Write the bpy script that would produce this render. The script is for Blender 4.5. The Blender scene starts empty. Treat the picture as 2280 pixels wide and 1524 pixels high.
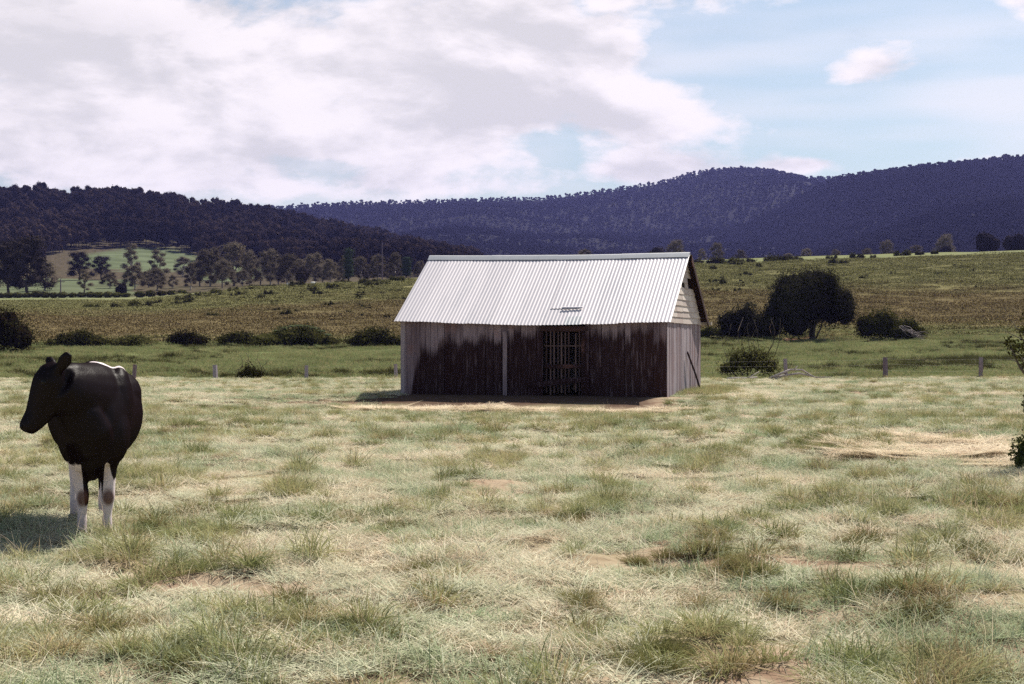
import bpy, bmesh, math, random
import numpy as np
from mathutils import Vector, Matrix

# ------------------------------------------------------------------ camera, sky, sun, exposure
scene = bpy.context.scene
COL = scene.collection
EYE = 1.6
SHED_L = 8.25
F = 3167.0                       # focal length in photo pixels (50 mm lens on 36 mm film, 2280 px wide)
cam_data = bpy.data.cameras.new('camera')
cam_data.lens = 50.0
cam_data.sensor_width = 36.0
cam_data.clip_start = 0.1
cam_data.clip_end = 20000
cam = bpy.data.objects.new('camera', cam_data)
COL.objects.link(cam)
cam.location = (0, 0, EYE)
cam.rotation_euler = (math.radians(90), 0, 0)
scene.camera = cam

SUN_DIR = Vector((0.584 * math.cos(math.radians(53)), 0.812 * math.cos(math.radians(53)), math.sin(math.radians(53)))).normalized()
sun_data = bpy.data.lights.new('sun', 'SUN')
sun_data.energy = 5.0
sun_data.angle = math.radians(0.6)
sun_data.color = (1.0, 0.94, 0.84)
sun = bpy.data.objects.new('sun', sun_data)
COL.objects.link(sun)
sun.rotation_euler = SUN_DIR.to_track_quat('Z', 'Y').to_euler()

scene.view_settings.view_transform = 'Standard'
scene.view_settings.look = 'None'
scene.view_settings.exposure = 0.85
scene.view_settings.gamma = 1.0
scene.view_settings.use_curve_mapping = False
cy = scene.cycles
cy.use_denoising = False
cy.use_adaptive_sampling = False
cy.max_bounces = 5; cy.diffuse_bounces = 2; cy.glossy_bounces = 1; cy.transmission_bounces = 2; cy.volume_bounces = 0; cy.transparent_max_bounces = 4


class NT:
    """small helper for building node trees"""
    def __init__(self, tree):
        self.t = tree
        tree.nodes.clear()

    def n(self, typ, **props):
        nd = self.t.nodes.new(typ)
        for k, v in props.items():
            setattr(nd, k, v)
        return nd

    def put(self, sock, val):
        if val is None:
            return
        if isinstance(val, bpy.types.NodeSocket):
            self.t.links.new(val, sock)
        else:
            if hasattr(sock.default_value, '__len__') and not hasattr(val, '__len__'):
                val = [val] * len(sock.default_value)
            if hasattr(val, '__len__') and len(val) == 3 and len(sock.default_value) == 4:
                val = (*val, 1)
            sock.default_value = val

    def m(self, op, a, b=None, c=None, clamp=False):
        nd = self.n('ShaderNodeMath', operation=op, use_clamp=clamp)
        self.put(nd.inputs[0], a); self.put(nd.inputs[1], b); self.put(nd.inputs[2], c)
        return nd.outputs[0]

    def vm(self, op, a, b=None):
        nd = self.n('ShaderNodeVectorMath', operation=op)
        self.put(nd.inputs[0], a); self.put(nd.inputs[1], b)
        return nd.outputs[0]

    def mix(self, f, a, b, blend='MIX'):
        nd = self.n('ShaderNodeMix', data_type='RGBA', blend_type=blend)
        self.put(nd.inputs[0], f); self.put(nd.inputs[6], a); self.put(nd.inputs[7], b)
        return nd.outputs[2]

    def noise(self, vec, scale, detail=4, rough=0.5, dist=0.0):
        nd = self.n('ShaderNodeTexNoise')
        self.put(nd.inputs['Vector'], vec); self.put(nd.inputs['Scale'], scale)
        self.put(nd.inputs['Detail'], detail); self.put(nd.inputs['Roughness'], rough)
        self.put(nd.inputs['Distortion'], dist)
        return nd.outputs[0]

    def step(self, x, lo, hi):          # smooth step
        nd = self.n('ShaderNodeMapRange', interpolation_type='SMOOTHSTEP')
        self.put(nd.inputs[0], x); self.put(nd.inputs[1], lo); self.put(nd.inputs[2], hi)
        return nd.outputs[0]

    def sep(self, v):
        nd = self.n('ShaderNodeSeparateXYZ'); self.put(nd.inputs[0], v)
        return nd.outputs

    def comb(self, x, y, z):
        nd = self.n('ShaderNodeCombineXYZ')
        self.put(nd.inputs[0], x); self.put(nd.inputs[1], y); self.put(nd.inputs[2], z)
        return nd.outputs[0]

    def attr(self, name):
        nd = self.n('ShaderNodeAttribute', attribute_name=name)
        return nd.outputs

    def curve(self, x, pts):
        """piecewise linear curve through (x, y) points; y is stored in a colour ramp, all in 0..1"""
        nd = self.n('ShaderNodeValToRGB')
        e = nd.color_ramp.elements
        while len(e) < len(pts):
            e.new(0.5)
        for i, (px, py) in enumerate(pts):
            e[i].position = px
            e[i].color = (py, py, py, 1)
        self.put(nd.inputs[0], x)
        return nd.outputs[0]


# ---- world: Nishita sky with drifting cumulus, laid out by compass direction and elevation
world = bpy.data.worlds.new('World')
scene.world = world
world.use_nodes = True
w = NT(world.node_tree)
tc = w.n('ShaderNodeTexCoord')
d = w.vm('NORMALIZE', tc.outputs['Generated'])
dx, dy, dz = w.sep(d)
az = w.m('ARCTAN2', dx, dy)
sky = w.n('ShaderNodeTexSky', sky_type='NISHITA')
sky.sun_disc = False
sky.sun_elevation = math.asin(SUN_DIR.z)
sky.sun_rotation = math.atan2(SUN_DIR.x, SUN_DIR.y)
sky.air_density = 1.0
sky.dust_density = 1.6
sky.ozone_density = 1.0
q = w.vm('MULTIPLY', d, (1.0, 1.0, 2.3))
nA = w.noise(q, 6.5, 7, 0.60, 0.15)
nB = w.noise(w.vm('ADD', q, (0.008, 0.008, 0.035)), 6.5, 5, 0.55, 0.15)


def cloud_bank(px, py, rx, ry, amp):
    a0 = math.atan2(px - 1140, F); e0 = (762 - py) / F
    a = w.m('DIVIDE', w.m('SUBTRACT', az, a0), rx / F)
    e = w.m('DIVIDE', w.m('SUBTRACT', dz, e0), ry / F)
    g = w.m('EXPONENT', w.m('MULTIPLY', w.m('ADD', w.m('MULTIPLY', a, a), w.m('MULTIPLY', e, e)), -1.0))
    return w.m('MULTIPLY', g, amp)


bias = None
for c in [(950, 130, 520, 150, 0.50), (1380, 140, 150, 75, 0.30), (450, 230, 560, 150, 0.42), (60, 80, 620, 190, 0.45),
          (1420, 270, 140, 60, 0.68), (1170, 270, 130, 50, 0.28), (900, 345, 260, 60, 0.32), (1430, 380, 165, 36, 0.72), (1800, 378, 85, 20, 0.60),
          (1975, 190, 140, 55, 0.50), (2300, 40, 90, 70, 0.50), (300, 370, 520, 90, 0.42), (800, 425, 420, 36, 0.36), (1480, 15, 260, 45, 0.36),
          (1720, 190, 90, 110, -0.30), (2150, 110, 90, 80, -0.22), (2050, 340, 300, 34, -0.15), (1215, 335, 60, 40, -0.12), (1120, 330, 200, 70, 0.24),
          (1290, 35, 36, 34, -0.30)]:
    g = cloud_bank(*c)
    bias = g if bias is None else w.m('ADD', bias, g)
dens = w.m('ADD', w.m('MULTIPLY_ADD', nA, 2.3, -0.76), bias)
cov = w.step(dens, 0.47, 0.86)
# thin high veil
veil = w.m('MULTIPLY', w.step(w.noise(w.vm('MULTIPLY', d, (1.0, 1.0, 7.0)), 3.0, 3, 0.55), 0.34, 0.66), 0.62)
veil = w.m('MULTIPLY', veil, w.m('SUBTRACT', 1.0, w.step(dz, 0.12, 0.35)))
cov = w.m('MAXIMUM', cov, veil)
shade = w.step(w.m('ADD', w.m('SUBTRACT', nB, nA), w.m('MULTIPLY', w.m('SUBTRACT', dens, 0.80), 0.16)), -0.06, 0.13)
grey = w.m('ADD', w.m('ADD', cloud_bank(120, 120, 420, 75, 0.75), cloud_bank(850, 245, 330, 35, 0.30)), cloud_bank(60, 285, 230, 30, 0.50))
shade = w.m('MAXIMUM', shade, w.m('MULTIPLY', grey, w.step(nB, 0.25, 0.6)))
ccol = w.mix(shade, (0.61, 0.57, 0.575), (0.43, 0.415, 0.42))
skyc = w.mix(1.0, sky.outputs[0], (0.062, 0.066, 0.062), 'MULTIPLY')
bg = w.n('ShaderNodeBackground')
w.put(bg.inputs[0], w.mix(cov, skyc, ccol))
bg.inputs[1].default_value = 1.0
wo = w.n('ShaderNodeOutputWorld')
w.t.links.new(bg.outputs[0], wo.inputs[0])
world.cycles.sampling_method = 'MANUAL'
world.cycles.sample_map_resolution = 512

# ------------------------------------------------------------------ helpers
R = random.Random(7)
NR = np.random.default_rng(11)


def tag(o, label=None, cat=None, group=None, kind=None):
    if label: o['label'] = label
    if cat: o['category'] = cat
    if group: o['group'] = group
    if kind: o['kind'] = kind
    return o


def link(name, me, mat=None, parent=None):
    o = bpy.data.objects.new(name, me)
    COL.objects.link(o)
    if me is not None and mat is not None and not me.materials:
        me.materials.append(mat)
    if parent is not None:
        o.parent = parent
    return o


def empty(name, loc=(0, 0, 0), rz=0.0):
    o = bpy.data.objects.new(name, None)
    o.empty_display_size = 0.3
    COL.objects.link(o)
    o.location = loc
    o.rotation_euler = (0, 0, rz)
    return o


def copy_tree(o, parent=None):
    c = o.copy()
    COL.objects.link(c)
    if parent is not None:
        c.parent = parent
    for ch in list(o.children):
        copy_tree(ch, c)
    return c


def np_mesh(name, V, T, tint=None, smooth=False):
    """mesh from a vertex array and a triangle (or quad) array"""
    V = np.asarray(V, dtype=np.float32); T = np.asarray(T, dtype=np.int32)
    me = bpy.data.meshes.new(name)
    k = T.shape[1]
    me.vertices.add(len(V)); me.vertices.foreach_set('co', V.ravel())
    me.loops.add(T.size); me.loops.foreach_set('vertex_index', T.ravel())
    me.polygons.add(len(T))
    me.polygons.foreach_set('loop_start', np.arange(0, T.size, k, dtype=np.int32))
    me.polygons.foreach_set('use_smooth', np.full(len(T), smooth))
    me.update(calc_edges=True)
    if tint is not None:
        a = me.attributes.new('tint', 'FLOAT', 'POINT')
        a.data.foreach_set('value', np.asarray(tint, dtype=np.float32))
    return me


class MB:
    """collects boxes / tubes / lofts into one mesh"""
    def __init__(self):
        self.v = []; self.f = []

    def add(self, vs, fs):
        b = len(self.v)
        self.v += [tuple(p) for p in vs]
        self.f += [tuple(i + b for i in q) for q in fs]

    def box(self, lo, hi, jit=0.0, rnd=None):
        (x0, y0, z0), (x1, y1, z1) = lo, hi
        vs = [(x0, y0, z0), (x1, y0, z0), (x1, y1, z0), (x0, y1, z0), (x0, y0, z1), (x1, y0, z1), (x1, y1, z1), (x0, y1, z1)]
        if jit:
            vs = [tuple(c + rnd.uniform(-jit, jit) for c in p) for p in vs]
        self.add(vs, [(0, 3, 2, 1), (4, 5, 6, 7), (0, 1, 5, 4), (1, 2, 6, 5), (2, 3, 7, 6), (3, 0, 4, 7)])

    def loft(self, path, ra, rb=None, hint=(0, 0, 1), seg=10, cap=True):
        """tube with elliptical sections: ra sideways, rb along the hint direction"""
        rb = rb or ra
        P = [Vector(p) for p in path]
        n = len(P); rings = []
        for i in range(n):
            t = (P[min(i + 1, n - 1)] - P[max(i - 1, 0)]).normalized()
            h = Vector(hint)
            s = t.cross(h)
            if s.length < 1e-3:
                s = t.cross(Vector((1, 0, 0)))
            s.normalize(); u = s.cross(t).normalized()
            rings.append([P[i] + s * (ra[i] * math.cos(a)) + u * (rb[i] * math.sin(a))
                          for a in (2 * math.pi * k / seg for k in range(seg))])
        b = len(self.v)
        for r in rings:
            self.v += [tuple(p) for p in r]
        for i in range(n - 1):
            for k in range(seg):
                k2 = (k + 1) % seg
                self.f.append((b + i * seg + k, b + i * seg + k2, b + (i + 1) * seg + k2, b + (i + 1) * seg + k))
        if cap:
            self.f.append(tuple(b + k for k in reversed(range(seg))))
            self.f.append(tuple(b + (n - 1) * seg + k for k in range(seg)))

    def ball(self, c, r, rot=None, seg=14, rings=9):
        c = Vector(c); M = rot or Matrix.Identity(3)
        vs = []; fs = []
        vs.append(c + M @ Vector((0, 0, r[2])))
        for i in range(1, rings):
            th = math.pi * i / rings
            for k in range(seg):
                a = 2 * math.pi * k / seg
                vs.append(c + M @ Vector((r[0] * math.sin(th) * math.cos(a), r[1] * math.sin(th) * math.sin(a), r[2] * math.cos(th))))
        vs.append(c + M @ Vector((0, 0, -r[2])))
        for k in range(seg):
            fs.append((0, 1 + k, 1 + (k + 1) % seg))
        for i in range(rings - 2):
            for k in range(seg):
                a = 1 + i * seg + k; b2 = 1 + i * seg + (k + 1) % seg
                fs.append((a, a + seg, b2 + seg, b2))
        last = len(vs) - 1; o = 1 + (rings - 2) * seg
        for k in range(seg):
            fs.append((last, o + (k + 1) % seg, o + k))
        self.add(vs, fs)

    def mesh(self, name, smooth=False):
        me = bpy.data.meshes.new(name)
        me.from_pydata(self.v, [], self.f)
        bm = bmesh.new(); bm.from_mesh(me)
        bmesh.ops.recalc_face_normals(bm, faces=bm.faces)
        bm.to_mesh(me); bm.free()
        if smooth:
            me.polygons.foreach_set('use_smooth', np.full(len(me.polygons), True))
        me.update()
        return me

    def build(self, name, mat, parent=None, smooth=False):
        return link(name, self.mesh(name, smooth), mat, parent)


# value noise in numpy
_perm = np.random.default_rng(3).random((256, 256))


def vnoise(x, y, s=1.0, oct=3):
    x = np.asarray(x, dtype=float) * s; y = np.asarray(y, dtype=float) * s
    out = 0; amp = 1.0; tot = 0
    for o in range(oct):
        xi = np.floor(x).astype(int); yi = np.floor(y).astype(int)
        fx = x - xi; fy = y - yi
        fx = fx * fx * (3 - 2 * fx); fy = fy * fy * (3 - 2 * fy)
        g = lambda a, b: _perm[a & 255, b & 255]
        v = (g(xi, yi) * (1 - fx) + g(xi + 1, yi) * fx) * (1 - fy) + (g(xi, yi + 1) * (1 - fx) + g(xi + 1, yi + 1) * fx) * fy
        out = out + v * amp; tot += amp; amp *= 0.5; x = x * 2.03 + 17.3; y = y * 2.03 + 5.1
    return out / tot


# ------------------------------------------------------------------ terrain heights
TX = np.array([-900, 0, 300, 600, 900, 1000, 1200, 1550, 1900, 2280, 3200.])
ROWS = [  # depth in metres, the ground's apparent height at each bearing
    (62, [843.7] * 11),
    (70, [833] * 11),
    (90, [798] * 5 + [797] * 2 + [795] * 4),
    (112, [772, 772, 772, 773, 773, 772, 768, 760, 757, 760, 755]),
    (145, [726, 728, 728, 724, 720, 718, 710, 704, 704, 702, 690]),
    (190, [694, 694, 692, 672, 660, 655, 645, 636, 632, 622, 610]),
    (240, [674, 674, 672, 642, 624, 620, 608, 592, 580, 566, 545]),
    (300, [660, 660, 658, 640, 622, 616, 604, 580, 569, 557, 540]),
    (420, [624, 624, 622, 634, 622, 618, 610, 590, 585, 580, 570]),
    (550, [585, 588, 590, 600, 612, 612, 606, 578, 582, 580, 570]),
    (680, [512, 520, 530, 556, 590, 600, 602, 585, 582, 580, 570]),
    (820, [440, 452, 458, 500, 566, 592, 602, 588, 584, 580, 570]),
    (1150, [540, 540, 540, 560, 596, 600, 602, 590, 586, 580, 570]),
]
RY = np.array([r[0] for r in ROWS], dtype=float)
RZ = np.array([[EYE + (762 - p) / F * r[0] for p in r[1]] for r in ROWS])
_gx = np.linspace(-900, 3200, 220)
_gl = np.linspace(math.log(62), math.log(1150), 200)
_tab = np.zeros((200, 220))
_tmp = np.array([np.interp(_gx, TX, RZ[i]) for i in range(len(ROWS))])
for j in range(220):
    _tab[:, j] = np.interp(np.exp(_gl), RY, _tmp[:, j])
for _ in range(14):      # smooth the facets of the table away
    p = np.pad(_tab, 1, mode='edge')
    _tab = (p[1:-1, 1:-1] * 2 + p[:-2, 1:-1] + p[2:, 1:-1] + p[1:-1, :-2] + p[1:-1, 2:]) / 6
_tab[0] = 0


def height(x, y):
    x = np.asarray(x, dtype=float); y = np.asarray(y, dtype=float)
    yy = np.clip(y, 62, 1149.9)
    px = np.clip(1140 + F * x / yy, -899, 3199)
    a = (np.log(yy) - _gl[0]) / (_gl[1] - _gl[0]); b = (px - _gx[0]) / (_gx[1] - _gx[0])
    i = np.clip(a.astype(int), 0, 198); j = np.clip(b.astype(int), 0, 218)
    fa = a - i; fb = b - j
    z = (_tab[i, j] * (1 - fb) + _tab[i, j + 1] * fb) * (1 - fa) + (_tab[i + 1, j] * (1 - fb) + _tab[i + 1, j + 1] * fb) * fa
    lx_ = (x + 3.38) * 0.9537 - (y - 43.68) * 0.3007; ly_ = (x + 3.38) * 0.3007 + (y - 43.68) * 0.9537
    sst = lambda v: np.clip(v, 0, 1) ** 2 * (3 - 2 * np.clip(v, 0, 1))
    dip = sst((-0.3 - ly_) / 3.2) * (1 - sst((-4 - ly_) / 11)) * sst((lx_ + 5) / 4) * (1 - sst((lx_ - 8) / 5))
    near_shed = sst((4 - np.abs(ly_ - 2.5) + 2.8) / 3) * sst((9 - np.abs(lx_ - 4.1)) / 3)
    far = np.clip((y - 62) / 60, 0, 1)
    near = ((vnoise(x, y, 0.7, 3) - 0.5) * 0.10 + (vnoise(x + 3, y, 2.0, 2) - 0.5) * 0.15 + (vnoise(x + 31, y, 0.16, 2) - 0.5) * 0.10) * (1 - 0.8 * near_shed) - 0.30 * dip
    und = near * (1 - far) + far * (vnoise(x, y, 0.05, 3) - 0.5) * 0.8
    return z + und


def hz(x, y):
    return float(height(np.array([x]), np.array([y]))[0])


def at(px, Y, dz=0.0):
    """the point on the ground at bearing px and depth Y"""
    X = (px - 1140) / F * Y
    return Vector((X, Y, hz(X, Y) + dz))


# ------------------------------------------------------------------ materials
MAT = {}


def new_mat(name):
    m = bpy.data.materials.new(name)
    m.use_nodes = True
    MAT[name] = m
    return NT(m.node_tree), m


def finish(nt, col, rough=0.8, normal=None, spec=0.3, metal=0.0):
    b = nt.n('ShaderNodeBsdfPrincipled')
    nt.put(b.inputs['Base Color'], col); nt.put(b.inputs['Roughness'], rough)
    nt.put(b.inputs['Specular IOR Level'], spec); nt.put(b.inputs['Metallic'], metal)
    if normal is not None:
        nt.put(b.inputs['Normal'], normal)
    o = nt.n('ShaderNodeOutputMaterial')
    nt.t.links.new(b.outputs[0], o.inputs[0])
    return b


def bump(nt, h, strength=0.3, dist=0.02):
    b = nt.n('ShaderNodeBump')
    nt.put(b.inputs['Strength'], strength); nt.put(b.inputs['Distance'], dist); nt.put(b.inputs['Height'], h)
    return b.outputs[0]


def leafy(name, dark, light, trans=0.25, scale=0.15, gloss=0.06):
    """leaf / blade material: colour from the leaf's own tint, plus patches"""
    nt, m = new_mat(name)
    t = nt.attr('tint')[2]
    geo = nt.n('ShaderNodeNewGeometry')
    nz = nt.noise(geo.outputs['Position'], scale, 1)
    oi = nt.n('ShaderNodeObjectInfo')
    f = nt.m('ADD', nt.m('MULTIPLY', t, 0.6), nt.m('ADD', nt.m('MULTIPLY', nt.m('SUBTRACT', nz, 0.5), 1.0), nt.m('MULTIPLY', oi.outputs['Random'], 0.35)), clamp=True)
    col = nt.mix(f, dark, light)
    b = nt.n('ShaderNodeBsdfDiffuse'); nt.put(b.inputs[0], col)
    tr = nt.n('ShaderNodeBsdfTranslucent'); nt.put(tr.inputs[0], col)
    mx = nt.n('ShaderNodeMixShader'); mx.inputs[0].default_value = trans
    nt.t.links.new(b.outputs[0], mx.inputs[1]); nt.t.links.new(tr.outputs[0], mx.inputs[2])
    o = nt.n('ShaderNodeOutputMaterial'); nt.t.links.new(mx.outputs[0], o.inputs[0])
    return m


leafy('bush_leaf', (0.012, 0.008, 0.005), (0.105, 0.105, 0.032), 0.2)
leafy('bush_light', (0.026, 0.022, 0.010), (0.19, 0.185, 0.065), 0.25)
leafy('scrub_leaf', (0.03, 0.028, 0.012), (0.10, 0.095, 0.038), 0.2)
leafy('willow_leaf', (0.009, 0.006, 0.005), (0.065, 0.062, 0.036), 0.15)
leafy('creeper_leaf', (0.08, 0.10, 0.05), (0.19, 0.215, 0.115), 0.2)
leafy('gum_leaf', (0.05, 0.040, 0.030), (0.26, 0.215, 0.155), 0.2, 0.05)
leafy('pine_leaf', (0.014, 0.011, 0.012), (0.060, 0.048, 0.042), 0.05, 0.05)
leafy('poplar_leaf', (0.035, 0.05, 0.03), (0.085, 0.11, 0.06), 0.15, 0.05)
leafy('forest_leaf', (0.010, 0.007, 0.009), (0.095, 0.066, 0.054), 0.05, 0.016)
leafy('far_forest_leaf', (0.012, 0.011, 0.013), (0.050, 0.045, 0.044), 0.05, 0.005)
leafy('rush_leaf', (0.035, 0.034, 0.014), (0.12, 0.115, 0.045), 0.2, 0.4)
leafy('sapling_leaf', (0.02, 0.026, 0.010), (0.085, 0.095, 0.034), 0.2, 1.0)


def grass_mat(name, green, straw, bias, trans=0.3):
    nt, m = new_mat(name)
    t = nt.attr('tint')[2]
    geo = nt.n('ShaderNodeNewGeometry')
    P = geo.outputs['Position']
    n1 = nt.noise(P, 0.35, 1); n2 = nt.noise(P, 2.2, 1.5)
    f = nt.m('ADD', nt.m('ADD', nt.m('MULTIPLY', nt.m('SUBTRACT', n1, 0.5), 2.0), nt.m('MULTIPLY', nt.m('SUBTRACT', n2, 0.5), 1.1)),
             nt.m('ADD', nt.m('MULTIPLY', t, 0.7), bias), clamp=True)
    col = nt.mix(f, green, straw)
    n3 = nt.m('ADD', nt.m('MULTIPLY', nt.m('FRACT', nt.m('MULTIPLY', t, 17.3)), 0.4), n2)
    col = nt.mix(nt.m('MULTIPLY', nt.step(n3, 0.72, 0.95), 0.45), col, (0.36, 0.20, 0.13))
    b = nt.n('ShaderNodeBsdfDiffuse'); nt.put(b.inputs[0], col)
    tr = nt.n('ShaderNodeBsdfTranslucent'); nt.put(tr.inputs[0], col)
    mx = nt.n('ShaderNodeMixShader'); mx.inputs[0].default_value = trans
    nt.t.links.new(b.outputs[0], mx.inputs[1]); nt.t.links.new(tr.outputs[0], mx.inputs[2])
    o = nt.n('ShaderNodeOutputMaterial'); nt.t.links.new(mx.outputs[0], o.inputs[0])
    return m


grass_mat('dry_grass', (0.45, 0.47, 0.33), (0.73, 0.635, 0.49), 0.12, 0.28)
grass_mat('green_grass', (0.26, 0.32, 0.18), (0.58, 0.57, 0.41), 0.08, 0.28)
grass_mat('tussock_grass', (0.17, 0.19, 0.075), (0.46, 0.43, 0.23), 0.05)
grass_mat('dark_tussock', (0.11, 0.115, 0.04), (0.30, 0.27, 0.12), 0.0)
grass_mat('straw', (0.58, 0.50, 0.36), (0.72, 0.62, 0.47), 0.4)
grass_mat('meadow_grass', (0.14, 0.17, 0.07), (0.27, 0.28, 0.135), 0.0)

nt, m = new_mat('slope_grass')
t = nt.attr('tint')[2]
geo = nt.n('ShaderNodeNewGeometry'); P = geo.outputs['Position']; gx, gy, gz = nt.sep(P)
nb = nt.noise(nt.vm('MULTIPLY', P, (0.035, 0.10, 0.0)), 1.0, 3, 0.62)
by = nt.m('ADD', gy, nt.m('MULTIPLY', nt.m('SUBTRACT', nb, 0.5), 60.0))
br_ = nt.m('MULTIPLY', nt.step(by, 114, 132), nt.m('SUBTRACT', 1.0, nt.step(by, 160, 195)))
c1 = nt.mix(t, (0.155, 0.152, 0.064), (0.245, 0.228, 0.105)); c2 = nt.mix(t, (0.145, 0.098, 0.054), (0.215, 0.145, 0.082))
sd = nt.n('ShaderNodeBsdfDiffuse'); nt.put(sd.inputs[0], nt.mix(nt.m('MULTIPLY', br_, 0.65), c1, c2))
so = nt.n('ShaderNodeOutputMaterial'); nt.t.links.new(sd.outputs[0], so.inputs[0])

# ground: soil and thatch in the paddock, pasture beyond the fence, reddish sorrel on the slope, pale fields above
nt, m = new_mat('ground')
geo = nt.n('ShaderNodeNewGeometry'); P = geo.outputs['Position']
gx, gy, gz = nt.sep(P)
nL = nt.noise(P, 0.35, 1); nS = nt.noise(P, 3.0, 3, 0.65); nF = nS
near = nt.mix(nt.step(nS, 0.35, 0.65), (0.20, 0.135, 0.095), (0.38, 0.31, 0.22))
near = nt.mix(nt.m('MULTIPLY', nt.step(nL, 0.42, 0.62), 0.5), near, (0.23, 0.25, 0.13))
near = nt.mix(nt.m('MULTIPLY', nt.step(nF, 0.45, 0.7), 0.6), near, (0.10, 0.05, 0.035))  # dark reddish spots stand for shade in the gaps between tufts
near = nt.mix(nt.attr('painted_shadow')[2], near, nt.mix(nS, (0.055, 0.034, 0.027), (0.12, 0.082, 0.058)))  # soil painted dark where the shed's shadow falls
fence_y = nt.m('ADD', nt.m('MULTIPLY', nL, 1.2), -0.6)
n2 = nt.noise(nt.vm('MULTIPLY', P, (0.55, 0.40, 0.0)), 1.0, 4, 0.75)
nb = nt.noise(nt.vm('MULTIPLY', P, (0.035, 0.10, 0.0)), 1.0, 4, 0.62)
past = nt.mix(nt.step(nb, 0.35, 0.65), (0.11, 0.13, 0.055), (0.16, 0.175, 0.08))
past = nt.mix(nt.m('MULTIPLY', nt.step(n2, 0.52, 0.72), 0.5), past, (0.075, 0.085, 0.035))
col = nt.mix(nt.step(nt.m('ADD', gy, fence_y), 61.6, 62.4), near, past)
slope = nt.mix(nt.step(nb, 0.35, 0.62), (0.11, 0.105, 0.045), (0.18, 0.165, 0.08))
slope = nt.mix(nt.m('MULTIPLY', nt.step(n2, 0.45, 0.66), 0.6), slope, (0.07, 0.065, 0.03))
brown_y = nt.m('ADD', gy, nt.m('MULTIPLY', nt.m('SUBTRACT', nb, 0.5), 60.0))
brown = nt.m('MULTIPLY', nt.step(brown_y, 114, 132), nt.m('SUBTRACT', 1.0, nt.step(brown_y, 160, 195)))
slope = nt.mix(nt.m('MULTIPLY', brown, 0.6), slope, nt.mix(nt.step(n2, 0.38, 0.66), (0.125, 0.083, 0.048), (0.080, 0.056, 0.030)))
col = nt.mix(nt.step(nt.m('ADD', gy, nt.m('MULTIPLY', nb, 14.0)), 116, 126), col, slope)
pale = nt.mix(nt.step(nb, 0.35, 0.65), (0.16, 0.16, 0.085), (0.14, 0.155, 0.075))
col = nt.mix(nt.step(nt.m('ADD', gy, nt.m('MULTIPLY', gx, -0.10)), 236, 246), col, pale)
# left valley paddock and the cleared shoulder are fresh green, the hill itself leaf litter
padd = nt.mix(nt.step(nb, 0.4, 0.6), (0.075, 0.09, 0.05), (0.11, 0.13, 0.075))
litter = nt.mix(nt.step(n2, 0.4, 0.65), (0.05, 0.042, 0.028), (0.095, 0.075, 0.052))
padd = nt.mix(nt.attr('green')[2], litter, padd)
leftm = nt.m('MULTIPLY', nt.step(gy, 276, 284), nt.m('SUBTRACT', 1.0, nt.step(gx, 0, 30)))
col = nt.mix(leftm, col, padd)
# bare reddish soil scrapes by the bushes
for (sx, sy, srx, sry) in ((-33.5, 101.5, 2.6, 2.6), (24.3, 113.5, 3.6, 4.2), (-13.6, 110.5, 1.2, 2.0)):
    e1 = nt.m('DIVIDE', nt.m('SUBTRACT', gx, sx), srx); e2 = nt.m('DIVIDE', nt.m('SUBTRACT', gy, sy), sry)
    r2 = nt.m('ADD', nt.m('ADD', nt.m('MULTIPLY', e1, e1), nt.m('MULTIPLY', e2, e2)), nt.m('MULTIPLY', n2, 0.8))
    col = nt.mix(nt.m('SUBTRACT', 1.0, nt.step(r2, 0.9, 1.4)), col, (0.33, 0.16, 0.13))
gd = nt.n('ShaderNodeBsdfDiffuse'); nt.put(gd.inputs[0], col)
go_ = nt.n('ShaderNodeOutputMaterial'); nt.t.links.new(gd.outputs[0], go_.inputs[0])

nt, m = new_mat('hill_floor')
geo = nt.n('ShaderNodeNewGeometry')
nh = nt.noise(geo.outputs['Position'], 0.02, 5, 0.6)
finish(nt, nt.mix(nt.step(nh, 0.4, 0.7), (0.006, 0.006, 0.007), (0.013, 0.012, 0.013)), 0.95, None, 0.05)

# galvanised roofing
nt, m = new_mat('roof_iron')
tcn = nt.n('ShaderNodeTexCoord'); oi = nt.n('ShaderNodeObjectInfo')
O = tcn.outputs['Object']
nr = nt.noise(nt.vm('MULTIPLY', O, (3.0, 0.5, 0.5)), 1.0, 5, 0.6); nr2 = nt.noise(O, 9.0, 4, 0.6)
c0 = nt.mix(oi.outputs['Random'], (0.47, 0.44, 0.465), (0.58, 0.54, 0.56))
c0 = nt.mix(nt.m('MULTIPLY', nt.step(nr, 0.45, 0.75), 0.35), c0, (0.34, 0.34, 0.37))
c0 = nt.mix(nt.m('MULTIPLY', nt.step(nr2, 0.62, 0.8), 0.25), c0, (0.40, 0.35, 0.33))
finish(nt, c0, 0.48, bump(nt, nr2, 0.08, 0.01), 0.5, 0.15)

nt, m = new_mat('ridge_iron')
tcn = nt.n('ShaderNodeTexCoord')
nr = nt.noise(tcn.outputs['Object'], 4.0, 5, 0.6)
finish(nt, nt.mix(nr, (0.34, 0.36, 0.38), (0.48, 0.47, 0.48)), 0.45, None, 0.5, 0.25)


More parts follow.
